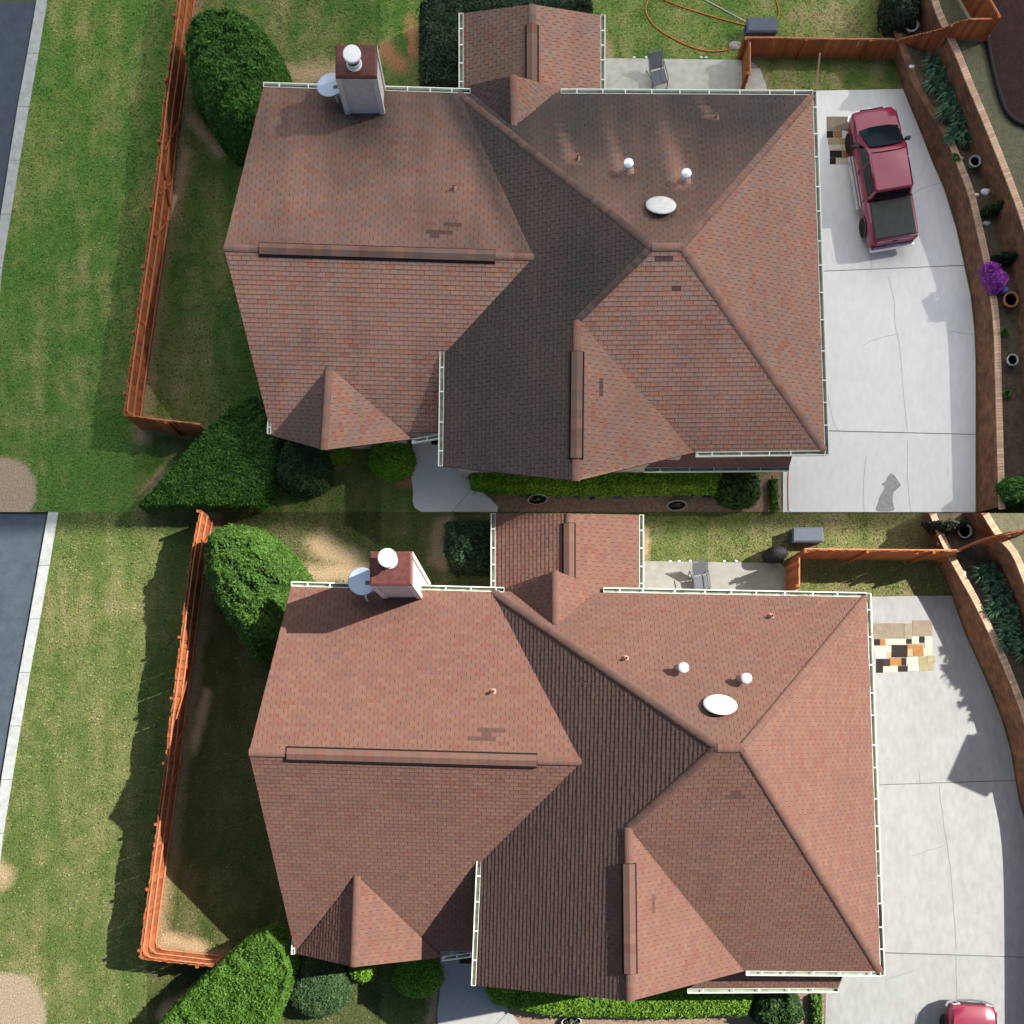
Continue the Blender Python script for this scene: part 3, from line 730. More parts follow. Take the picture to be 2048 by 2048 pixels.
        for k in range(n):
            a, e = p0 + t * ((p1 - p0).length * k / n), p0 + t * ((p1 - p0).length * (k + 1.03) / n)
            col = mix3(pick(pal, RR), DIRT_SHADE, (.50 if T else .22) + RR.uniform(-.08, .12))
            for sg in (-1, 1):
                q = [a + Vector((0, 0, h + .022)), e + Vector((0, 0, h + .012)), e + s * sg * (hw + .01) + Vector((0, 0, h - hw * sl + .006)), a + s * sg * (hw + .01) + Vector((0, 0, h - hw * sl + .012))]
                cm.face(q if sg < 0 else q[::-1], 0, col)
        cm.build('vent_cap', SHING, o)
    va, vb = L['vents'][0]
    f1 = lambda p: v['R1'].lerp(v['R2'], (p[0] - px('R1')[0]) / (px('R2')[0] - px('R1')[0]))
    ridge_vent(f1(va), f1(vb))
    va, vb = L['vents'][1]; f2 = lambda p: v['K'].lerp(v['WS'], (p[1] - px('K')[1]) / (px('WS')[1] - px('K')[1]))
    ridge_vent(f2(va), f2(vb))
    ya, yb = q['vent']; f3 = lambda y: c0.lerp(c1, (y - q['ytop']) / (q['ybot'] - q['ytop']))
    ridge_vent(f3(ya), f3(yb), .17, .09)
    # gutters
    def gutter(p0, p1, out, n_h=None, wd=.13):
        p0, p1, out = Vector(p0), Vector(p1), Vector(out); t = (p1 - p0).normalized(); mb = MB()
        def bar(o0, o1, z0, z1, mi):
            mb.loft([[c + out * o0 + Vector((0, 0, z0)), c + out * o1 + Vector((0, 0, z0)), c + out * o1 + Vector((0, 0, z1)), c + out * o0 + Vector((0, 0, z1))] for c in (p0, p1)], mi)
        bar(.0, wd, -.13, -.118, 1); bar(wd - .010, wd + .022, -.13, .012, 0); bar(-.012, .004, -.13, .0, 0)
        for c in (p0, p1): mb.box(c + out * wd / 2 + Vector((0, 0, -.06)), (.012 if abs(out.y) > .5 else wd, wd if abs(out.y) > .5 else .012, .13), 0, 0)
        go = mb.build('gutter', [LEAD, TROUGH], root)
        Lg = (p1 - p0).length; k = .55
        while k < Lg - .2:
            h = MB(); c = p0 + t * k + out * (wd / 2) + Vector((0, 0, .0)); h.box(c, (.035 if abs(t.x) > .5 else wd + .03, wd + .03 if abs(t.x) > .5 else .035, .02)); h.build('hanger', WHITE, go); k += (.9 if Lg > 3 else .62) * R.uniform(.82, 1.2)
    up = Vector((0, 0, .03))
    gutter(v['NW'] + up, P(*d['fl']) .lerp(v['NV'], .0) * 1 + up if False else v['NW'].lerp(v['NV'], 1.06) + up, (0, 1, 0))
    gutter(r3.lerp(v['NE'], 0.0) + up, v['NE'] + up, (0, 1, 0)); gutter(v['NE'] + up + Vector((0, .12, 0)), v['SE'] + up + Vector((0, -.12, 0)), (1, 0, 0))
    gutter(on(pl['SR'], L['V']['WE'][0] + 4, L['V']['WE'][1]) + up, v['SE'] + up, (0, -1, 0))
    gutter(v['V1'] + up + Vector((0, .08, 0)), v['WSW'] + up, (-1, 0, 0))
    gutter(br + up - Vector((0, .0, .05)), on(pl['SL'], *u2) + up, (0, -1, 0))
    gutter(v['SW'] + up + Vector((.02, .75, .12)), v['SW'] + up + Vector((-.02, -.02, .12)), (-1, 0, 0), wd=.09)
    gutter(P(*pt[3], zl) + up, P(*pt[2], zl) + up, (0, -1, 0))
    gutter(a0 + up, a1 + up, (-1, 0, 0)); gutter(e0 + up, e1 + up, (1, 0, 0))
    # downspout elbows
    for c in (on(pl['SR'], L['V']['WE'][0] + 4, L['V']['WE'][1]), br):
        m2 = MB(); m2.tube([c + Vector((.02, -.06, -.05)), c + Vector((.30, .02, -.35)), c + Vector((.34, .35, -.6)), c + Vector((.34, .4, -2.2))], .045, 6); m2.build('downspout', LEAD, root)
    # walls
    def wall(pts, name='wall'):
        mb = MB(); n = len(pts)
        for i in range(n):
            a, b2 = pts[i], pts[(i + 1) % n]
            mb.face([(a[0], a[1], -.05), (b2[0], b2[1], -.05), (b2[0], b2[1], b2[2]), (a[0], a[1], a[2])])
        mb.build(name, SIDING, root)
    o = .45; gx = max(v['NW'].x, v['SW'].x) + .35
    Z = lambda f, x, y: zat(pl[f], x, y) - .14
    ny, sy = min(v['NW'].y, v['NV'].y) - o, v['SW'].y + o; ry = v['R1'].y; ex = on(pl['SL'], *u2).x
    wall([(gx, ny, Z('NL', gx, ny)), (gx, ry, Z('NL', gx, ry)), (gx, sy, Z('SL', gx, sy)), (ex, sy, Z('SL', ex, sy)), (ex, ny, min(Z('NL', ex, ny), Z('W', ex, ny)))])
    wx = v['WSW'].x + o; wy = max(v['WSW'].y, v['WS'].y) + .4; ex2 = min(v['NE'].x, v['SE'].x) - o; sy2 = max(v['SE'].y, v['WE'].y) + o; kx = v['WS'].x; vx = min(v['WE'].x - .4, ex2)
    zw = lambda x, y: min(Z('W', x, y), Z('WGE', x, y))
    wall([(wx, ny, min(Z('W', wx, ny), Z('NR', wx, ny))), (wx, wy, Z('W', wx, wy)), (kx, wy, zw(kx, wy)), (vx, wy, min(Z('WGE', vx, wy), Z('SR', vx, sy2))), (vx, sy2, Z('SR', vx, sy2)), (ex2, sy2, min(Z('SR', ex2, sy2), Z('E', ex2, sy2))), (ex2, ny, min(Z('NR', ex2, ny), Z('E', ex2, ny)))])
    byl = max(bl.y, br.y) + .15
    wall([(bl.x + .35, sy, bl.z - .3), (bl.x + .35, byl, bl.z - .3), (bs.x, byl, bs.z - .35), (br.x - .35, byl, br.z - .3), (br.x - .35, sy, br.z - .3)])
    wall([(a0.x + .3, a0.y - .3, ze - .1), (a1.x + .3, ny, ze - .1), (e1.x - .3, ny, ze - .1), (e0.x - .3, e0.y - .3, ze - .1), (c0.x, e0.y - .3, zr - .2)])
    # chimney
    ch = L['chimney']; zt2 = ch['top']; rc = [P(x, y, zt2) for x, y in ch['rect']]
    x0, x1 = rc[0].x, rc[1].x; y0, y1 = rc[0].y, rc[3].y; cxm, cym = (x0 + x1) / 2, (y0 + y1) / 2; ins = .05
    cm = MB(); hb = .14; z = 0.0
    while z < zt2 - .08:
        z2 = min(z + hb, zt2 - .06)
        cm.loft([[Vector((x0 + ins - g, y0 + ins - g, zz)), Vector((x1 - ins + g, y0 + ins - g, zz)), Vector((x1 - ins + g, y1 - ins + g, zz)), Vector((x0 + ins - g, y1 - ins + g, zz))] for zz, g in ((z, .03), (z2, .0))]); z += hb
    co = cm.build('chimney', SIDING, root)
    for (x, y) in ((x0 + .06, y0 + .06), (x1 - .06, y0 + .06), (x1 - .06, y1 - .06), (x0 + .06, y1 - .06)):
        m2 = MB(); m2.box((x, y, (zt2 - .06) / 2), (.17, .17, zt2 - .06)); m2.build('corner_trim', TRIM, co)
    m2 = MB(); m2.lathe([(.0, zt2 + .035), (.01, zt2 + .035)], n=4)
    m2 = MB(); m2.loft([[Vector((x0 - g, y0 - g, zz)), Vector((x1 + g, y0 - g, zz)), Vector((x1 + g, y1 + g, zz)), Vector((x0 - g, y1 + g, zz))] for zz, g in ((zt2 - .07, .02), (zt2, .02), (zt2 + .03, -.04))]); m2.build('cap', CAPRED, co)
    fx = P(*ch['flue'], zt2 + .55); M = Matrix.Translation((fx.x, fx.y, zt2))
    m2 = MB(); m2.lathe([(.25, .02), (.25, .06), (.225, .07), (.225, .26), (.17, .28)], M, 24); m2.build('flue_collar', WHITE, co)
    m2 = MB(); m2.lathe([(.21, .25), (.21, .52)], M, 20); m2.build('flue_pipe', STEELD, co, True)
    m2 = MB(); m2.lathe([(.27, .50), (.285, .51), (.285, .60), (.26, .615), (.01, .63)], M, 28); m2.build('flue_cap', WHITE, co)
    # pipes, capped vents, attic dome
    def onroof(x, y):
        f = 'NL' if inside(x, y, faces['NL']) else 'NR'
        return on(pl[f], x, y), Vector((-pl[f][0], -pl[f][1], 1)).normalized()
    for (x, y) in L['pipes']:
        c, N = onroof(x, y); M = Matrix.Translation(c); Q = Matrix.Translation(c) @ N.to_track_quat('Z', 'Y').to_matrix().to_4x4()
        m2 = MB(); m2.lathe([(.05, .0), (.05, .26), (.035, .26), (.035, .1)], M, 12); po = m2.build('vent_pipe', PINK, root, True)
        m2 = MB(); m2.box((0, 0, 0), (.20, .20, .012), M=Q @ Matrix.Translation((0, 0, .02))); m2.lathe([(.11, .02), (.06, .09), (.052, .1)], Q, 12); m2.build('flashing', PINK, po)
        m2 = MB(); m2.lathe([(.0, .235), (.036, .235)], M, 12); m2.build('bore', VOID, po)
    for (x, y) in L['caps']:
        c, N = onroof(x, y); M = Matrix.Translation(c); Q = Matrix.Translation(c) @ N.to_track_quat('Z', 'Y').to_matrix().to_4x4()
        m2 = MB(); m2.lathe([(.10, -.05), (.10, .46)], M, 16); po = m2.build('flue_vent', STEEL, root, True)
        m2 = MB(); m2.lathe([(.13, .43), (.17, .45), (.17, .53), (.15, .55), (.02, .565)], M, 18); m2.build('vent_hood', STEEL, po, True)
        m2 = MB(); m2.box((0, 0, 0), (.34, .30, .012), M=Q @ Matrix.Translation((-.06, .0, .02))); m2.lathe([(.2, .02), (.13, .10), (.10, .14)], Q, 14); m2.build('flashing', PINK, po)
    x, y, rx, ry_ = L['dome']; c, N = onroof(x, y); Q = Matrix.Translation(c) @ (N + Vector((0, .25, 0))).to_track_quat('Z', 'Y').to_matrix().to_4x4()
    m2 = MB(); m2.lathe([(.33, -.1), (.33, .14)], Q, 20); po = m2.build('attic_fan', STEELD, root, True)
    m2 = MB(); m2.lathe([(rx * .99, .12), (rx, .14), (rx * .93, .165), (rx * .7, .20), (rx * .4, .225), (.02, .235)], Q, 32); m2.build('fan_dome', mat('weathered_white', (.60, .60, .59), .5, col2=(.78, .78, .77), scale=3.5), po, True)
    # satellite dish
    (dx, dy), (bx, by) = L['dish']; base = on(pl['NL'], bx, by); zc = base.z + .62; c = P(dx, dy, zc)
    t = thing('satellite_dish', 'grey satellite dish on a short mast beside the chimney of ' + w, 'dish', base)
    N = Vector((-.25, .28, .93) if T else (-.30, .22, .93)).normalized(); Q = Matrix.Translation(c) @ N.to_track_quat('Z', 'Y').to_matrix().to_4x4()
    m2 = MB(); m2.lathe([(.02, -.075), (.2, -.06), (.40, .0), (.42, .015), (.40, .012), (.2, -.045), (.02, -.06)], Q, 28, sx=1.1, sy=1.3); m2.build('reflector', DISH, t, True)
    m2 = MB(); m2.tube([base + Vector((0, 0, -.02)), base + Vector((-.02, .05, .32)), c - N * .08], .035, 8); m2.build('mast', STEEL, t)
    lnb = c + Vector((.36, -.30, .10)); m2 = MB(); m2.tube([c - N * .06 + Vector((.1, -.3, -.03)), lnb], .022, 6); m2.build('arm', STEELD, t)
    m2 = MB(); m2.tube([lnb + Vector((-.05, .05, -.06)), lnb + Vector((.03, -.03, .08))], .06, 10); m2.box(lnb + Vector((-.08, -.02, .0)), (.09, .09, .09)); m2.build('receiver', DISH, t)
    m2 = MB(); m2.box(c + N * .02 + Vector((-.10, .12, .0)), (.12, .16, .004), M=Q @ Matrix.Translation((-.08, .18, -.03)) @ Matrix.Rotation(.6, 4, 'Z')); m2.build('emblem', STEELD, t)
    return root

# ------------------------------------------------------------------ paving and driveway
def make_paving(L):
    T = L['key'] == 'T'; w = L['who']; C = CONC_T if T else CONC_B
    d = bpy.data.objects.new('driveway', None); COL.objects.link(d); tag(d, 'wide pale concrete driveway beside ' + w, None, None, 'structure')
    for k, poly in enumerate(L['drive']):
        f = (.96, 1.0, .975)[k]; lo, hi = ((.755, .775, .74), (.865, .875, .845)) if T else ((.295, .295, .285), (.375, .375, .37))  # stained lot's slabs raised in colour for its weaker light
        C = mat('slab_%s_%s' % ('pale' if T else 'warm', 'abc'[k]), tuple(q * f for q in lo), .9, col2=tuple(q * f for q in hi), scale=.8, vscale2=3.2, bump=.15, bscale=60, stretch=(1.6, .7, 1))
        mb = MB(); mb.prism(ccw(pp(poly, .05)), .12); mb.build('concrete_slab', C, d)
    j = MB(); a = ccw(pp([L['drive'][0][0], L['drive'][0][1]] + L['wall1']['base'][4:] + [L['drive'][2][-1]], .028)); j.face(a); j.build('joint_filler', JOINT, d)
    for k, cr in enumerate(L['cracks']):
        pts = smoothline(pp(cr, .0545), 5); mb = MB()
        for a, b in zip(pts, pts[1:]):
            t = (b - a).normalized(); s = Vector((-t.y, t.x, 0)); w_ = .009 + .006 * abs(nz(a.x, a.y, k, 3)); off = s * .03 * nz(a.x, a.y, k + 5, 2.5); off2 = s * .03 * nz(b.x, b.y, k + 5, 2.5)
            mb.face([a + off - s * w_, b + off2 - s * w_, b + off2 + s * w_, a + off + s * w_])
        mb.build('crack', mat('crack_pale', (.50, .515, .50), .95) if T else mat('crack_grey', (.24, .24, .235), .95), d)
    if T:
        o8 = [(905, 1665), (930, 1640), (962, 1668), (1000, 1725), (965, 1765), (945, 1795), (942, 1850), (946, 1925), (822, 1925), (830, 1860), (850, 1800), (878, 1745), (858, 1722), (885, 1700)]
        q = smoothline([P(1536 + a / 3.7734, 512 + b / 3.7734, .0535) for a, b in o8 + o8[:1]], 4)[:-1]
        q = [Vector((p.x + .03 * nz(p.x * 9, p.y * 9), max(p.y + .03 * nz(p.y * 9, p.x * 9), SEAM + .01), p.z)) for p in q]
        mb = MB(); mb.face(ccw(q)); mb.build('painted_shadow', mat('shadow_patch', (.34, .365, .35), .8, var=.2, scale=7), d)  # cast shadow of a person painted on the slab as a flat patch
    p = bpy.data.objects.new('front_path', None); COL.objects.link(p); tag(p, 'curved concrete front walk leading to ' + w, None, None, 'structure')
    a, b = L['walkjoint']; P0, P1 = P(*a), P(*b); n = Vector((-(P1 - P0).y, (P1 - P0).x, 0)).normalized()
    sm = smoothline(pp(L['walk'], .05) + [P(*L['walk'][0], .05)], 4)[:-1]; sm = [(q.x, min(max(q.y, SEAM), 99) if T else q.y) for q in sm]
    def half(poly, sg):
        out = []
        for i in range(len(poly)):
            A, B = Vector((*poly[i - 1], .05)), Vector((*poly[i], .05)); da, db = (A - P0).dot(n) * sg - .008, (B - P0).dot(n) * sg - .008
            if (da >= 0) != (db >= 0): out.append(A.lerp(B, da / (da - db)))
            if db >= 0: out.append(B)
        return out
    PATHM = mat('path_' + L['key'], (.72, .72, .68) if T else (.33, .33, .32), .9, col2=(.80, .80, .77) if T else (.38, .38, .37), scale=1.5, vscale2=6, bump=.15, bscale=60)  # stained lot's walk also lightened in colour against its weaker light
    for sg in (1, -1):
        q = half(sm, sg)
        if len(q) > 2: mb = MB(); mb.prism(ccw(q), .12); mb.build('path_slab', PATHM, p)
    s = bpy.data.objects.new('patio', None); COL.objects.link(s); tag(s, 'weathered concrete back patio slab behind ' + w, None, None, 'structure')
    PM = mat('patio_' + L['key'], (.36, .36, .31) if T else (.23, .225, .2), .9, col2=(.55, .55, .50) if T else (.33, .325, .30), scale=1.2, vscale2=4, bump=.2, bscale=50)
    mb = MB(); mb.prism(ccw(pp(L['patioslab'], .05)), .12); mb.build('patio_slab', PM, s)
    x0, y0, x1, y1 = L['mat_']; c = P((x0 + x1) / 2, (y0 + y1) / 2, .06)
    t = thing('door_mat', 'small dark door mat on the front walk of ' + w, 'mat', c)
    mb = MB(); mb.box(c, ((x1 - x0) / S, (y1 - y0) / S, .02)); mb.build('pile', mat('dark_mat', (.03, .022, .02), .95, var=.3, scale=30), t)
    mb = MB(); mb.box(c - Vector((0, 0, .006)), ((x1 - x0) / S + .05, (y1 - y0) / S + .05, .012)); mb.build('border', BLACK, t)
    b_ = MB(); q = pp(L['bed'], .035); q = [Vector((a.x, max(a.y, SEAM + .005) if T else a.y, a.z)) for a in q]; b_.face(ccw(q))
    struct('flower_bed', b_, SOIL, 'brown mulched bed in front of the front hedge of ' + w)

# ------------------------------------------------------------------ terraces with retaining walls
def make_terraces(L):
    T = L['key'] == 'T'; w = L['who']
    hz = [0, 1.15, 2.25]
    bm = bpy.data.meshes.new('cap_brick'); b = MB(); b.box((0, 0, .03), (.104, .23, .06)); bm.from_pydata(b.v, [], b.f); bm.materials.append(CAPB)
    lines = []
    for k, key in enumerate(('wall1', 'wall2')):
        q = L[key]; z0, z1 = hz[k], hz[k + 1]
        base = smoothline(pp(q['base'], z0 - .05), 4); top = smoothline(pp(q['top'], z1), 4)
        lab = ('lower' if k == 0 else 'upper') + ' red-brown brick retaining wall with tan brick coping beside the driveway of ' + w
        if k: lab = 'upper red-brown brick retaining wall with tan coping on the terrace beside ' + w
        t = thing('retaining_wall', lab, 'wall', base[len(base) // 2])
        n = 60
        def samp(line):
            tot = sum((b2 - a).length for a, b2 in zip(line, line[1:])); return [p for p in resample(line, tot / n * .9999)][:n + 1]
        def aty(line, y):
            for a, b2 in zip(line, line[1:]):
                if (a.y - y) * (b2.y - y) <= 0: return a.lerp(b2, (a.y - y) / (a.y - b2.y + 1e-9))
            return line[0].copy() if y > line[0].y else line[-1].copy()
        # match by distance perpendicular: pair each base point with the nearest top point
        bs = samp(base); tp = []
        for p in bs: tp.append(min(smooth_top := resample(top, .1), key=lambda r: (r.x - p.x) ** 2 + (r.y - p.y) ** 2).copy())
        me = bpy.data.meshes.new('face'); vv = [tuple(p) for p in bs + tp]; m = len(bs)
        back = [p + Vector((.26, 0, 0)) for p in tp]; vv += [tuple(p) for p in back]
        ff = [(i, i + 1, m + i + 1, m + i) for i in range(m - 1)] + [(m + i, m + i + 1, 2 * m + i + 1, 2 * m + i) for i in range(m - 1)]
        me.from_pydata(vv, [], ff); uvl = me.uv_layers.new(name='UVMap'); dist = [0]
        for a, b2 in zip(bs, bs[1:]): dist.append(dist[-1] + (b2 - a).length)
        for poly in me.polygons:
            for li in poly.loop_indices:
                vi = me.loops[li].vertex_index; r = vi // m; uvl.data[li].uv = (dist[vi % m], 0 if r == 0 else (z1 - z0) if r == 1 else z1 - z0 + .26)
        me.materials.append(BRICK); link('wall_face', me, t)
        cap = [p for p in resample(top, .112)]
        R = random.Random(k + 3); cnt = 0
        for i in range(1, len(cap) - 1):
            c = cap[i]; px_, py_ = pix(c)
            if py_ < -10 or py_ > 2060 or px_ > 2058 or (T and py_ > 1023) or (not T and py_ < 1026): continue
            if T and k == 0 and py_ < 275: continue
            if cnt >= 300: break
            tt = (cap[i + 1] - cap[i - 1]); o = link('brick', bm, t); o.location = c + Vector((.12, 0, .0)); o.rotation_euler = (0, 0, math.atan2(tt.y, tt.x) + R.uniform(-.02, .02))
            g = R.uniform(.8, 1.2); o.color = (.56 * g, .38 * g * R.uniform(.93, 1.05), .25 * g, 1); cnt += 1
        lines.append((bs, tp))
    # terrace grounds
    t1, b2, t2 = lines[0][1], lines[1][0], lines[1][1]
    mb = MB(); mb.face(ccw([p + Vector((.05, 0, -.03 )) for p in t1] + [Vector((p.x + .1, p.y, hz[1] - .03)) for p in b2[::-1]]))
    struct('terrace', mb, SOIL2, 'planted soil terrace between the two retaining walls beside ' + w)
    far = [Vector((40, t2[-1].y, hz[2] - .03)), Vector((40, t2[0].y, hz[2] - .03))]
    mb = MB(); mb.face(ccw([Vector((p.x + .1, p.y, hz[2] - .03)) for p in t2] + far))
    struct('upper_terrace', mb, mat('dry_grass', (.085, .085, .045), 1, col2=(.20, .185, .12), scale=5, vscale2=22, bump=.8, bscale=30), 'dry grassy bank above the retaining walls beside ' + w)

# ------------------------------------------------------------------ strappy plants
def strappy(label, c, R0, n, h, cols, seed, group=None, name='lily_plant', wd=.02, droop=.8, cat='plant'):
    t = thing(name, label, cat, c, 0, group); R = random.Random(seed); mb = MB()
    for k in range(n):
        a = R.uniform(0, 6.283); l = R0 * R.uniform(.6, 1.1); hh = h * R.uniform(.6, 1.1); d = Vector((math.cos(a), math.sin(a), 0)); s = Vector((-d.y, d.x, 0)) * wd * R.uniform(.7, 1.2)
        b0 = Vector(c) + d * R.uniform(0, .06); p1 = b0 + d * l * .45 + Vector((0, 0, hh)); p2 = b0 + d * l + Vector((0, 0, hh * (1 - droop * R.uniform(.5, 1.1))))
        p2.z = max(p2.z, c[2] + .02); col = mix3(cols[0], cols[1], R.random())
        mb.face([b0 - s * .7, b0 + s * .7, p1 + s, p1 - s], 0, col); mb.face([p1 - s, p1 + s, p2], 0, col)
    mb.build('leaves', LEAF, t)
    m2 = MB(); m2.lathe([(.05, -.02), (.045, .06), (.01, .1)], Matrix.Translation(c), 8); m2.build('stem', mat('stem_green', (.05, .08, .02), .9), t)
    return t
def pot(label, c, r, h, m, seed=0, plant=False, name='flower_pot'):
    t = thing(name, label, 'pot', c); M = Matrix.Translation(c)
    b = MB(); b.lathe([(r * .62, 0), (r * .95, h * .8), (r * 1.08, h * .82), (r * 1.08, h), (r * .88, h), (r * .84, h * .7)], M, 20); b.build('pot_body', m, t, True)
    b = MB(); b.lathe([(.0, h * .76), (r * .86, h * .76)], M, 18); b.build('soil', POTS, t)
    return t
def stone(label, c, r, seed, name='rock', group=None, m=None):
    R = random.Random(seed); t = thing(name, label, 'rock', c, 0, group)
    b = MB(); rings = []
    for j in range(5):
        f = j / 4 * math.pi * .5; rr = r * math.cos(f) if j < 4 else r * .1; rings.append([Vector(c) + Vector((math.cos(a) * rr * (1.2 + .3 * nz(math.cos(a) * 2, math.sin(a) * 2, seed)), math.sin(a) * rr * (.8 + .3 * nz(math.cos(a) * 2, seed, math.sin(a))), r * .7 * math.sin(f))) for a in [2 * math.pi * k / 9 for k in range(9)]])
    b.loft(rings); b.build('stone_body', m or STONE, t); return t

# ------------------------------------------------------------------ garden things
def hose(name, label, pts, r, m, cat='hose', z=.03):
    t = thing(name, label, cat, P(*pts[0], z)); b = MB(); b.tube(smoothline([P(x, y, z) for x, y in pts], 6), r, 6); b.build('tubing', m, t, True)
    e = P(*pts[-1], z); b = MB(); b.tube([e, e + Vector((.08, 0, 0))], r * 1.5, 8); b.build('coupling', STEEL, t); return t

def lounge_chair(L):
    x, y, rz = L['chair']; c = P(x, y, .05)
    t = thing('patio_chair', 'grey mesh reclining patio chair on the back patio of ' + L['who'], 'chair', c, rz)
    fr = mat('chair_frame', (.12, .13, .14), .5, metal=.4); fab = mat('chair_mesh', (.13, .14, .16), .9, var=.2, scale=40)
    def bld(b, n, m): return b.build(n, m, t, False, True)
    b = MB(); M = Matrix.Translation((0, -.12, .36)) @ Matrix.Rotation(.06, 4, 'X'); b.box(0, (.50, .52, .03), M=M); bld(b, 'seat', fab)
    b = MB(); M = Matrix.Translation((0, .40, .60)) @ Matrix.Rotation(.75, 4, 'X'); b.box(0, (.48, .56, .03), M=M); bld(b, 'backrest', fab)
    for s in (-1, 1):
        b = MB(); b.tube([(s * .29, -.42, .0), (s * .29, -.36, .38), (s * .29, -.34, .56), (s * .29, .30, .58)], .018, 6); bld(b, 'armrest', fr)
        b = MB(); b.tube([(s * .28, .42, .0), (s * .28, -.1, .36)], .018, 6); bld(b, 'leg', fr)
        b = MB(); b.tube([(s * .27, -.40, .35), (s * .27, .14, .38), (s * .27, .66, .86)], .016, 6); bld(b, 'side_rail', fr)
    b = MB(); b.tube([(-.27, .66, .86), (.27, .66, .86)], .016, 6); bld(b, 'top_rail', fr)
    b = MB(); b.tube([(-.29, -.42, .02), (.29, -.42, .02)], .016, 6); bld(b, 'cross_bar', fr)

def storage_box(L):
    x, y = L['boxpos']; T = L['key'] == 'T'; c = P(x, y, 0)
    t = thing('storage_box', 'blue-grey plastic storage box behind the fence of ' + L['who'], 'box', c)
    b = MB(); b.box(c + Vector((0, 0, .27)), (1.1, .5, .54)); b.build('bin', BOX, t)
    b = MB(); b.loft([[c + Vector((sx * (.58 - g), sy * (.28 - g), z)) for sx, sy in ((-1, -1), (1, -1), (1, 1), (-1, 1))] for z, g in ((.54, 0), (.60, 0), (.65, .06))]); b.build('lid', mat('blue_grey_lid', (.085, .105, .135), .6, var=.1, scale=4), t)
    for s in (-1, 1): b = MB(); b.box(c + Vector((s * .565, 0, .38)), (.03, .18, .05)); b.build('handle', BLACK, t)

def planter(label, c, seed):
    t = thing('oval_planter', label, 'planter', c, .1); M = Matrix.Identity(4)
    b = MB(); b.lathe([(.30, .0), (.36, .22), (.39, .24), (.36, .25), (.33, .2), (.32, .12)], M, 26, sx=1.0, sy=.5); b.build('trough', mat('cream_planter', (.55, .50, .42), .8, var=.1, scale=8), t, True, True)
    b = MB(); b.lathe([(.0, .17), (.34, .17)], M, 20, sx=1, sy=.48); b.build('soil', POTS, t, False, True)
    R = random.Random(seed); b = MB()
    for k in range(90):
        a, r = R.uniform(0, 6.28), R.uniform(0, .28); p = Vector((r * math.cos(a), r * .45 * math.sin(a), .2 + R.uniform(0, .08))); d = Vector((R.gauss(0, 1), R.gauss(0, 1), .8)).normalized(); u = d.orthogonal().normalized() * .03; v_ = d.cross(u).normalized() * .018
        b.face([p - u, p - v_, p + u, p + v_], 0, mix3((.06, .10, .04), (.28, .32, .22), R.random()))
    b.build('leaves', LEAF, t, False, True)

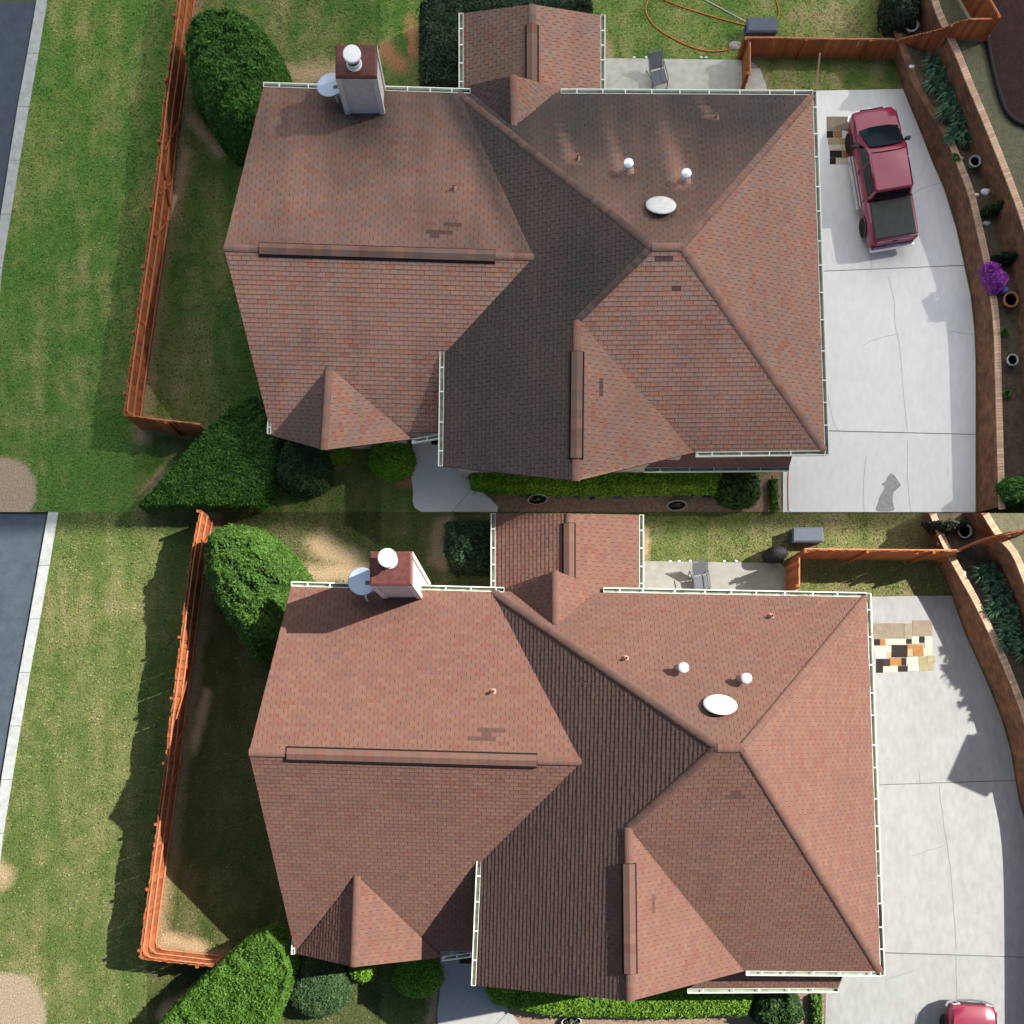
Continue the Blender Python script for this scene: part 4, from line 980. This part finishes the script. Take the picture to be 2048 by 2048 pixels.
# ------------------------------------------------------------------ pickup truck
def truck(label, loc, rz):
    RED = mat('maroon_paint', (.23, .012, .045), .32, spec=.5, coat=.6, var=.06, scale=3)
    DRED = mat('maroon_lower', (.085, .006, .016), .4, spec=.5, coat=.4)
    COVER = mat('black_vinyl', (.02, .028, .030), .55, var=.25, scale=4)
    CHROME = mat('chrome', (.75, .77, .8), .15, metal=.9)
    PLAST = mat('dark_plastic', (.02, .02, .022), .6)
    LAMP = mat('lamp_lens', (.7, .72, .74), .15, spec=.6); TAIL = mat('tail_lens', (.35, .01, .01), .2)
    RIM = mat('alloy', (.45, .46, .48), .35, metal=.7)
    t = thing('pickup_truck', label, 'truck', loc, rz)
    def bld(b, n, m, par=None, sm=False): 
        o = b.build(n, m, par or t, sm or n in ('body', 'cab'), True)
        if n in ('body', 'cab'): o.data.set_sharp_from_angle(angle=math.radians(32))
        return o
    def sec(y, hw, zb, zs, zt, fw):          # half cross-section mirrored: sill, side, shoulder, deck edge
        pr = [(hw * .93, zb), (hw, zb + .18), (hw, zs - .10), (hw * .965, zs), (fw, zt), (fw * .5, zt + .018)]
        return [Vector((x, y, z)) for x, z in pr] + [Vector((-x, y, z)) for x, z in pr[::-1]]
    lower = MB()
    S_ = [(2.50, .60, .48, .70, .74, .50), (2.44, .76, .42, .80, .86, .62), (2.25, .85, .38, .88, .95, .72), (1.95, .88, .36, .93, 1.00, .76), (1.70, .89, .34, .97, 1.045, .78), (1.55, .89, .32, .99, 1.05, .80),
          (-.92, .89, .32, .99, 1.04, .80), (-.97, .90, .32, 1.0, 1.04, .81), (-2.35, .89, .40, 1.0, 1.03, .81), (-2.45, .86, .45, .98, 1.01, .79)]
    lower.loft([sec(*q) for q in S_]); bld(lower, 'body', RED, None, False)
    # side cladding
    for s in (-1, 1):
        b = MB(); b.box((s * .895, .1, .52), (.03, 2.2, .20)); bld(b, 'side_step', DRED)
        b = MB(); b.box((s * .94, .08, .36), (.14, 2.0, .05)); bld(b, 'running_board', CHROME)
    # cab
    cab = MB(); ro = []
    for z, yf, yr, hw in ((1.03, 1.62, -.95, .81), (1.30, 1.14, -.93, .76), (1.56, .68, -.90, .70), (1.62, .50, -.84, .64)):
        ro.append([Vector((hw * .90, yf, z)), Vector((hw, yf - .14, z)), Vector((hw, yr + .06, z)), Vector((hw * .94, yr, z)), Vector((-hw * .94, yr, z)), Vector((-hw, yr + .06, z)), Vector((-hw, yf - .14, z)), Vector((-hw * .9, yf, z))])
    cab.loft(ro); bld(cab, 'cab', RED)
    b = MB(); b.face([(-.71, 1.60, 1.055), (-.4, 1.66, 1.055), (0, 1.68, 1.055), (.4, 1.66, 1.055), (.71, 1.60, 1.055), (.64, .74, 1.555), (.3, .70, 1.575), (-.3, .70, 1.575), (-.64, .74, 1.555)]); 
    b.v = [(x, y + .035, z + .028) for x, y, z in b.v]; ws = bld(b, 'windshield', GLASSM)
    b = MB(); b.face([(.66, -.935, 1.18), (-.66, -.935, 1.18), (-.61, -.905, 1.54), (.61, -.905, 1.54)]); b.v = [(x, y - .02, z) for x, y, z in b.v]; bld(b, 'rear_window', GLASSM)
    for s in (-1, 1):
        for (ya, yb, yc, yd) in ((1.22, .28, .66, .28), (.22, -.82, .22, -.80)):
            b = MB(); q = [(s * .795, ya, 1.08), (s * .795, yb, 1.08), (s * .712, yd, 1.545), (s * .712, yc, 1.545)]
            q = [(x + s * .022, y, z) for x, y, z in q]; b.face(q if s < 0 else q[::-1]); bld(b, 'side_window', GLASSM)
        b = MB(); b.box((s * 1.0, 1.08, 1.10), (.17, .09, .15)); b.box((s * .89, 1.08, 1.06), (.1, .04, .04)); bld(b, 'mirror', PLAST)
        b = MB(); b.box((s * .60, 2.435, .72), (.26, .10, .14), -s * .22); bld(b, 'headlight', LAMP)
        b = MB(); b.box((s * .78, -2.455, .80), (.12, .04, .28)); bld(b, 'tail_light', TAIL)
        b = MB(); b.box((s * .905, .20, .88), (.02, .16, .03)); bld(b, 'door_handle', PLAST)
    SEAMM = mat('panel_gap', (.02, .004, .006), .8)
    for s in (-1, 1):
        b = MB(); b.tube([(s * .80, 2.28, .965), (s * .80, 1.62, 1.05)], .012, 5); bld(b, 'hood_seam', SEAMM)
        for y in (1.30, .24, -.82): b = MB(); b.tube([(s * .897, y, .42), (s * .897, y, .9), (s * .865, y, 1.0)], .009, 5); bld(b, 'door_seam', SEAMM)
    b = MB(); b.tube([(-.62, .53, 1.628), (-.3, .50, 1.634), (.3, .50, 1.634), (.62, .53, 1.628)], .014, 5); bld(b, 'roof_trim', SEAMM)
    b = MB(); b.box((0, -.965, 1.0), (1.66, .05, .14)); bld(b, 'bed_gap', SEAMM)
    # tonneau cover, bumpers, grille
    b = MB(); b.loft([[Vector((sx * (.77 - g), y, z)) for sx, y in ((-1, -2.40 + g), (1, -2.40 + g), (1, -1.0 - g), (-1, -1.0 - g))] for z, g in ((1.03, 0), (1.075, 0), (1.09, .05))]); bld(b, 'bed_cover', COVER)
    fr = [(-.86, 2.30), (-.80, 2.46), (-.5, 2.585), (0, 2.625), (.5, 2.585), (.80, 2.46), (.86, 2.30)]
    b = MB(); b.loft([[Vector((x, y - .07, .42)), Vector((x * 1.03, y + .01, .42)), Vector((x * 1.03, y + .01, .60)), Vector((x, y - .07, .60))] for x, y in fr]); bld(b, 'front_bumper', CHROME)
    b = MB(); b.box((0, 2.50, .70), (.86, .06, .16)); bld(b, 'grille', PLAST)
    b = MB(); b.box((0, -2.53, .50), (1.62, .16, .18)); b.box((0, -2.53, .60), (.5, .14, .03)); bld(b, 'rear_bumper', CHROME)
    b = MB(); b.box((0, -2.47, .82), (1.36, .03, .34)); tg = bld(b, 'tailgate', RED)
    b = MB(); b.box((0, -2.49, .90), (.2, .02, .06)); b2 = bld(b, 'handle', PLAST, tg)
    for s in (-1, 1):
        for y in (1.60, -1.60):
            M = Matrix.Translation((s * .80, y, .36)) @ Matrix.Rotation(math.pi / 2 * s, 4, 'Y')
            b = MB(); b.lathe([(.22, -.11), (.34, -.11), (.365, -.07), (.365, .07), (.34, .11), (.22, .115)], M, 24); wh = bld(b, 'wheel', BLACK, None, True)
            b = MB(); b.lathe([(.22, .10), (.20, .075), (.07, .09), (.02, .10)], M, 24); bld(b, 'rim', RIM, wh)
            b = MB(); b.lathe([(.45, .10), (.46, .135), (.40, .14), (.395, .09)], M, 24, sx=.98); 
            b.f = [f for f in b.f if len(f) == 4 and sum(b.v[i][2] for i in f) / 4 > .42]; b.m = [0] * len(b.f); bld(b, 'wheel_arch', DRED)
    b = MB(); b.box((0, .0, .30), (1.5, 4.2, .12)); bld(b, 'chassis', BLACK)
    for s in (-.3, .28): b = MB(); b.tube([(s, 1.68, 1.07), (s + .45, 1.58, 1.12)], .012, 5); bld(b, 'wiper', BLACK)
    return t

def covered_grill(label, c):
    t = thing('covered_grill', label, 'grill', c); M = Matrix.Translation(c)
    b = MB(); b.lathe([(.36, .0), (.38, .1), (.36, .55), (.33, .78), (.27, .92), (.14, .99), (.02, 1.0)], M, 18, sx=1.15, sy=.8); b.build('cover', mat('black_cover', (.014, .014, .016), .7, var=.3, scale=6), t, True)
    for s in (-1, 1): b = MB(); b.tube([Vector(c) + Vector((s * .3, -.2, 0)), Vector(c) + Vector((s * .3, -.2, .12))], .05, 8); b.build('wheel', BLACK, t)
# ------------------------------------------------------------------ build both lots
for L in (TOP, BOT):
    T = L['key'] == 'T'; w = L['who']
    make_lawn(L); make_terraces(L); make_paving(L); make_house(L); make_shrubs(L); lounge_chair(L); storage_box(L)
    br = [(5.0, 7.1, .15, 1.5), (7.4, 8.6, .2, 1.5), (8.6, 7.4, .2, 1.5), (9.0, 10.2, .2, 1.45)] if T else [(5.1, 7.6, .2, 1.5), (7.8, 9.0, .2, 1.5), (9.2, 10.3, .15, 1.5)]
    fl = pp(L['fence'])
    if T: fl[0] = P(395, -25)
    else: fl[0] = P(427, 1042)
    make_fence('picket_fence', 'long red-stained wooden picket fence enclosing the side yard of ' + w, fl, L['fence_h'], .13, inner=-1, brace=br)
    make_fence('board_fence', 'red-stained board fence across the back yard of ' + w, pp(L['fence2']), L['fence2_h'], .05, inner=-1)
    f3 = [P(x, y, z) for x, y, z in L['fence3']]
    make_fence('stepped_fence', 'red-stained board fence climbing the terraces beside ' + w, f3, 1.1 if T else 1.5, .05, inner=-1)
    make_fence('fence_gate', 'short red wooden gate panel between patio and fence of ' + w, pp(L['gate']), 1.2 if T else 1.8, .08, inner=1, cat='gate')
    for k, (x, y) in enumerate(L['planters']):
        planter(('cream oval planter before the long front hedge of ', 'cream oval planter near the dark shrub of ')[k] + w, P(x, y, .03), k)
covered_grill('black covered grill standing by the gate of the clean house', P(1546, 1112, 0))
stone('pale boulder at the gate corner of the stained house', P(1470, 92, 0), .22, 5)
# top lot details
truck('maroon pickup truck with black bed cover parked on the pale driveway', P(1752, 372, .05), math.radians(9.5))
truck('maroon pickup truck with its chrome bumper facing up the driveway of the clean house', P(1922, 2130, .05), math.radians(-3))

def patches(label, org, tiles, group=None):
    t = thing('patchwork_mat', label, 'mat', P(*org, .055)); R = random.Random(4); cols = {}
    for k, (x0, y0, x1, y1, c) in enumerate(tiles):
        nm = 'mat_piece_%d_%d_%d' % tuple(int(255 * q) for q in c)
        b = MB(); z = .062 + .0008 * (k % 5); g = .8
        b.prism(ccw([P(x0 + g / 2, y0 + g / 2, z), P(x1 - g / 2, y0 + g / 2, z), P(x1 - g / 2, y1 - g / 2, z), P(x0 + g / 2, y1 - g / 2, z)]), .01); b.build('patch', mat(nm, c, .9, var=.15, scale=5), t)
    return t
DK, CR, TN, OR, GY, OL = (.025, .018, .014), (.60, .52, .38), (.40, .29, .17), (.34, .16, .05), (.23, .19, .14), (.30, .27, .15)
zt = lambda x: 1536 + x / 3.7734
zy = lambda y: 1024 + y / 3.7734
tl = [(790,838,1028,955,GY),(1028,842,1092,955,(.27,.23,.17)),(1092,815,1240,935,(.25,.2,.145)),(800,957,845,1008,DK),(845,957,886,1008,OR),(886,957,1042,1002,CR),(1042,957,1084,995,DK),(1084,940,1140,995,CR),(1140,937,1182,988,DK),
      (1182,940,1240,1025,CR),(800,1010,932,1060,CR),(932,1002,1052,1098,DK),(1052,997,1170,1030,OR),(1052,1030,1097,1092,TN),(1097,1030,1172,1088,OR),(1172,1028,1240,1085,(.52,.46,.34)),(806,1062,900,1105,(.64,.6,.5)),(900,1060,932,1105,TN),
      (816,1107,868,1214,DK),(868,1107,920,1165,(.04,.03,.022)),(920,1100,1008,1160,OR),(1008,1100,1044,1160,DK),(1044,1095,1136,1150,CR),(1136,1088,1200,1140,OL),(1200,1085,1262,1140,OL),(868,1165,920,1212,CR),(920,1160,980,1210,CR),(980,1160,1054,1206,DK),(1054,1150,1142,1200,(.58,.52,.40)),(1142,1140,1250,1196,OL)]
patches('patchwork mat of brown, cream and orange pieces on the driveway of the clean house', (zt(1030), zy(1010)), [(zt(a), zy(b), zt(c), zy(d), k) for a, b, c, d, k in tl])
tl = [(442,878,640,985,GY),(442,986,494,1040,DK),(494,986,560,1040,OR),(450,1042,600,1090,TN),(458,1092,610,1132,CR),(466,1134,560,1190,DK),(466,1190,514,1240,DK),(514,1190,640,1240,CR),(560,1134,660,1190,OR)]
patches('patchwork mat of brown and cream pieces half under the parked pickup truck', (zt(560), 280), [(zt(a), b / 3.7734, zt(c), d / 3.7734, k) for a, b, c, d, k in tl])

Z3 = lambda x, y: (1024 + x / 3.7734, y / 3.7734)
hose('garden_hose', 'orange garden hose looped across the back lawn of the stained house', [Z3(1050, -40), Z3(1010, 60), Z3(1040, 150), Z3(1130, 240), Z3(1330, 345), Z3(1480, 385), Z3(1600, 380), Z3(1680, 360)], .022, HOSE)
hose('garden_hose', 'straight orange hose running from the back lawn to the storage box', [Z3(1100, -25), Z3(1250, 40), Z3(1500, 120), Z3(1700, 175), Z3(1760, 188)], .022, HOSE)
hose('garden_hose', 'white hose stretched straight over the back lawn of the stained house', [Z3(1430, -15), Z3(1620, 85), Z3(1800, 185)], .018, HOSEW)
hose('garden_hose', 'short curled orange hose beyond the storage box of the stained house', [(1550, -8), (1558, 22), (1554, 40), (1540, 52)], .022, HOSE)
hose('extension_cord', 'thin orange cord lying straight along the driveway edge', [(1577, 942), (1576, 980), (1577, 1021)], .014, HOSE, 'cord', .07)
hose('extension_cord', 'orange cord lying in the mulch beside the edging plants', [(1546, 950), (1543, 985), (1537, 1021)], .018, HOSE, 'cord', .06)
for (pts, lab) in (([(1640, 106), (1634, 140), (1631, 181)], 'thin pale timber leaning between fence and driveway of the stained house'),):
    t = thing('timber_pole', lab, 'pole', P(*pts[-1], .05)); b = MB(); b.tube([P(*pts[0], 1.0), P(*pts[-1], .05)], .03, 6); b.build('shaft', mat('raw_timber', (.45, .33, .2), .8, var=.15, scale=9), t)
    b = MB(); b.tube([P(*pts[-1], .05), P(*pts[-1], .12)], .04, 6); b.build('foot', CEDAR, t)
for (a, bb, lab) in (((1784, 48), (1776, 82), 'raw timber prop leaning behind the fence of the stained house'), ((1884, 1054), (1876, 1090), 'raw timber prop leaning behind the fence of the clean house')):
    t = thing('timber_prop', lab, 'prop', P(*bb, 0)); b = MB(); b.tube([P(*a, .1), P(*bb, .9)], .05, 4); b.build('shaft', mat('raw_timber', (.45, .33, .2), .8), t)
    b = MB(); b.box(P(*a, .06), (.16, .16, .12)); b.build('foot', CEDAR, t)

# planting on the terraces
GL = [(.03, .085, .045), (.15, .28, .15)]
R = random.Random(21)
for k in range(17):
    f = k / 16; x = lerp(1862, 1922, f) + R.uniform(-10, 10) + (-8 if k % 2 else 8); y = lerp(128, 282, f) + R.uniform(-5, 5)
    strappy('strappy green lily in the row on the terrace beside the pale driveway', P(x, y, 1.13), .42, 60, .34, GL, 100 + k, 'lilies on the terrace beside the pale driveway', wd=.022)
for k in range(15):
    f = k / 14; x = lerp(1968, 2030, f) + R.uniform(-10, 10) + (-8 if k % 2 else 8); y = lerp(1140, 1300, f) + R.uniform(-5, 5)
    strappy('strappy green lily in the row on the terrace beside the patchwork mat', P(x, y, 1.13), .44, 60, .36, GL, 200 + k, 'lilies on the terrace beside the patchwork mat', wd=.022)
shrub('azalea', 'bright magenta-purple flowering azalea on the terrace beside the driveway', [tuple(P(x, y, 1.5))[:2] for x, y in [(1966, 530), (1978, 522), (1992, 530), (2008, 548), (2016, 562), (2010, 574), (1998, 584), (1984, 580), (1974, 560)]], .75, .4, [(.10, .02, .13), (.60, .09, .74)], 1500, .045, 61, zb=1.13)
shrub('dwarf_conifer', 'low dark conifer lying over the upper brick coping', [tuple(P(x, y, 1.6))[:2] for x, y in [(1968, 412), (1985, 402), (2015, 396), (2030, 404), (2028, 412), (2000, 420), (1975, 424)]], .6, .25, [(.006, .02, .008), (.025, .06, .02)], 1400, .05, 62, zb=1.13)
shrub('dwarf_conifer', 'dark spreading conifer just above the purple azalea', [tuple(P(x, y, 1.6))[:2] for x, y in [(1990, 506), (2010, 500), (2050, 502), (2060, 515), (2030, 522), (2000, 518)]], .6, .25, [(.006, .02, .008), (.025, .06, .02)], 1400, .05, 63, zb=1.13)
shrub('leafy_plant', 'leafy green plant on the terrace below the grey pot', [tuple(P(x, y, 1.5))[:2] for x, y in [(1998, 968), (2015, 955), (2050, 952), (2062, 975), (2055, 1005), (2030, 1010), (2010, 1000)]], .6, .4, [(.02, .08, .012), (.08, .20, .03)], 800, .08, 64, zb=1.13)
shrub('dark_bush', 'dark bush beside the white pot behind the fence of the stained house', [tuple(P(x, y, 1.6))[:2] for x, y in [(1775, -20), (1840, -20), (1850, 10), (1835, 45), (1805, 52), (1785, 40), (1772, 10)]], 1.2, .5, [(.008, .02, .01), (.04, .06, .03)], 700, .07, 65, zb=.6, rough=.3)
shrub('dark_bush', 'dark bush beside the grey pot behind the fence of the clean house', [tuple(P(x, y, .9))[:2] for x, y in [(1850, 1044), (1920, 1042), (1928, 1056), (1905, 1068), (1880, 1072), (1862, 1062)]], 1.2, .5, [(.008, .02, .01), (.05, .06, .035)], 700, .07, 66, zb=.6, rough=.3)
for k, (x, y, lab) in enumerate([(2006, 667, 'small green tuft on the terrace between the two pots'), (2012, 790, 'small green tuft on the terrace below the grey pot'), (1910, 318, 'small green tuft behind the lower brick coping')]):
    strappy(lab, P(x, y, 1.13), .2, 40, .18, [(.03, .10, .015), (.09, .22, .03)], 300 + k, name='grass_tuft')
pot('round terracotta pot on the terrace beside the purple azalea', P(2014, 606, 1.13), .26, .36, TERRA)
pot('grey stone pot standing alone on the terrace beside the driveway', P(2018, 725, 1.13), .2, .32, POTG)
pot('dark rimmed grey pot on the terrace below the lilies', P(1943, 331, 1.13), .2, .34, POTG)
pot('pale pot behind the board fence of the stained house', P(1816, 62, .9), .24, .4, mat('pale_pot', (.6, .6, .6), .7, var=.1, scale=8))
pot('grey pot behind the board fence of the clean house', P(1922, 1066, .9), .24, .4, POTG)
t = thing('watering_can', 'small blue watering can beside the purple azalea', 'can', P(2006, 583, 1.13)); c = P(2006, 583, 1.13); BL = mat('blue_plastic', (.10, .22, .60), .4)
b = MB(); b.lathe([(.02, 0), (.11, 0), (.12, .2), (.09, .24), (.05, .24)], Matrix.Translation(c), 16); b.build('can_body', BL, t, True)
b = MB(); b.tube([c + Vector((-.08, .05, .08)), c + Vector((-.22, .14, .26))], [.03, .02], 8); b.build('spout', BL, t)
b = MB(); b.tube([c + Vector((.08, -.02, .2)), c + Vector((.16, -.06, .22)), c + Vector((.16, -.06, .08)), c + Vector((.11, -.03, .05))], .014, 6); b.build('handle', BL, t)
for k, (x, y, r, lab) in enumerate([(1922, 317, .10, 'pale stone beside the dark rimmed pot on the terrace'), (1971, 384, .16, 'long white stone on the terrace near the low conifer'), (1953, 390, .09, 'small tan stone on the terrace near the white stone'), (1936, 372, .08, 'small pale stone against the lower brick coping'), (1973, 447, .13, 'grey stone beside the low conifer on the terrace'), (1823, 134, .10, 'white stone at the head of the lily row of the stained house'), (1926, 1146, .12, 'white stone at the head of the lily row of the clean house')]):
    stone(lab, P(x, y, 1.12), r, k, m=WHITE if 'white' in lab else STONE)
R = random.Random(77)
for k in range(11):
    x, y = 1040 + k * 38 + R.uniform(-8, 8), 990 + R.uniform(-3, 8)
    stone('dark grey edging stone in the mulch along the front hedge', P(x, y, .03), R.uniform(.08, .15), 40 + k, group='edging stones along the front hedge of the stained house', m=mat('slate', (.07, .075, .085), .9, var=.2, scale=8))
for k in range(5):
    x = (1268, 1292, 1305, 1402, 1412)[k]; stone('small white pebble along the patio edge of the stained house', P(x, 115, .03), .05, 60 + k, group='pebbles along the patio edge of the stained house', name='pebble', m=WHITE)
for k in range(5):
    x = (1340, 1358, 1380, 1448, 1472)[k]; stone('small white pebble along the patio edge of the clean house', P(x, 1122, .03), .05, 70 + k, group='pebbles along the patio edge of the clean house', name='pebble', m=WHITE)
# fence rising to the back at the terrace corner, dark mulch bank with drain pipe
make_fence('board_fence', 'red-stained fence running away from the terrace corner above the stained house', [P(1968, 79, 2.3), P(1940, 30, 2.3), P(1905, -30, 2.3)], 1.25, .03, inner=1)
b = MB(); b.face(ccw([P(x, y, 2.245) for x, y in [(1975, 82), (1985, 130), (1996, 178), (2012, 220), (2034, 244), (2075, 262), (2200, 262), (2200, -60), (1950, -60), (1985, 40)]])); struct('mulch_bank', b, MULCHD, 'dark brown mulch bank above the terraces beside the stained house')
t = thing('drain_pipe', 'black corrugated drain pipe edging the dark mulch bank', 'pipe', P(1974, 78, 2.28)); b = MB(); b.tube(smoothline([P(x, y, 2.30) for x, y in [(1974, 78), (1984, 130), (1996, 178), (2010, 218), (2032, 242), (2075, 258)]], 5), .085, 8); b.build('pipe_run', BLACK, t, True)
c = P(1974, 78, 2.30); b = MB(); b.tube([c, c + Vector((-.02, .12, 0))], .10, 10); b.build('collar', STEELD, t)

# ------------------------------------------------------------------ neighbour's house beyond the terraces (its shadow falls on the driveway)
t = thing('neighbour_house', 'two-storey house with a broad outside chimney above the terraces', 'house', (27, 0, 2.2))
b = MB(); b.loft([[Vector((x, y, z)) for x, y in ((25.0, -14), (35, -14), (35, 6.2), (25.0, 6.2))] for z in (2.2, 5.4)]); b.build('wall', SIDING, t)
b = MB(); b.loft([[Vector((24.5, y, 5.4)), Vector((35.5, y, 5.4)), Vector((30, y, 8.0))] for y in (-14.5, 6.7)]); b.build('roof', mat('neighbour_roof', (.12, .09, .08), .9, var=.2, scale=6), t)
b = MB(); b.box((24.9, 1.3, 4.65), (1.5, 1.75, 4.9), math.radians(-24)); ch = b.build('chimney', SIDING, t); b = MB(); b.box((24.9, 1.3, 7.15), (1.6, 1.85, .1), math.radians(-24)); b.build('cap', CAPRED, ch)

tr = shrub('shade_tree', 'broad leafy tree beyond the upper retaining wall of the clean house', [(22.7, 3.0), (23.6, 2.0), (24.9, 2.0), (25.9, 3.2), (26.6, 4.6), (26.2, 6.6), (24.6, 8.0), (23.2, 8.3), (22.1, 7.4), (21.9, 5.0)], 4.0, 1.5, [(.02, .06, .012), (.07, .15, .03)], 160, .14, 91, cat='tree', zb=2.3, rough=.35)
# ------------------------------------------------------------------ unseen thin sheet added to dim and soften the sun over the stained house
ZC = 52.0; off = SUNV / SUNV.z * ZC
def sun_diffuser():
    x0, x1 = -70, 150; y1 = SEAM + off.y + 120; n, m = 240, 36; rings = {0: [], 1: []}
    v = []; f = []
    for lay in (0, 1):
        for j in range(m + 1):
            for i in range(n + 1):
                x = lerp(x0, x1, i / n); gx = x - off.x; bulge = max(0, min((gx + 6.6) / 2.6, (2.6 - gx) / 6.0, 1)); y = lerp(SEAM - .3 - 1.9 * bulge + off.y, y1, j / m); e = min(1, j / 4, (m - j) / 4, i / 16, (n - i) / 16)  # edge bulge shaped to keep direct sun off the front gable
                z = ZC + (1.0 + 5 * e * (1 + fbm(x, y, 3, .05)) if lay else -e * .6 * (1 + fbm(x, y, 9, .06)))
                v.append((x, y, z))
    N = (n + 1) * (m + 1)
    for j in range(m):
        for i in range(n):
            a = j * (n + 1) + i; f.append((a, a + n + 1, a + n + 2, a + 1)); f.append((N + a, N + a + 1, N + a + n + 2, N + a + n + 1))
    ed = [j * (n + 1) for j in range(m + 1)]; ed2 = [j * (n + 1) + n for j in range(m + 1)]
    for q in (list(range(n + 1)), [m * (n + 1) + i for i in range(n + 1)], ed, ed2):
        for a, b2 in zip(q, q[1:]): f.append((a, b2, N + b2, N + a))
    b = MB(); b.v = v; b.f = f; b.m = [0] * len(f)
    mm = bpy.data.materials.new('diffuser_sheet'); mm.use_nodes = True; nn = mm.node_tree.nodes; l = mm.node_tree.links; nn.remove(nn['Principled BSDF'])
    tr = nn.new('ShaderNodeBsdfTransparent'); tl_ = nn.new('ShaderNodeBsdfTranslucent'); tl_.inputs[0].default_value = (.97, .98, 1, 1); mx = nn.new('ShaderNodeMixShader'); mx.inputs[0].default_value = .60
    l.new(tr.outputs[0], mx.inputs[1]); l.new(tl_.outputs[0], mx.inputs[2]); l.new(mx.outputs[0], nn['Material Output'].inputs[0])
    o = b.build('sun_diffuser', mm, None, True); tag(o, 'broad unseen white sheet added to soften the sun over the stained house', 'sun_diffuser', None, 'stuff')
sun_diffuser()
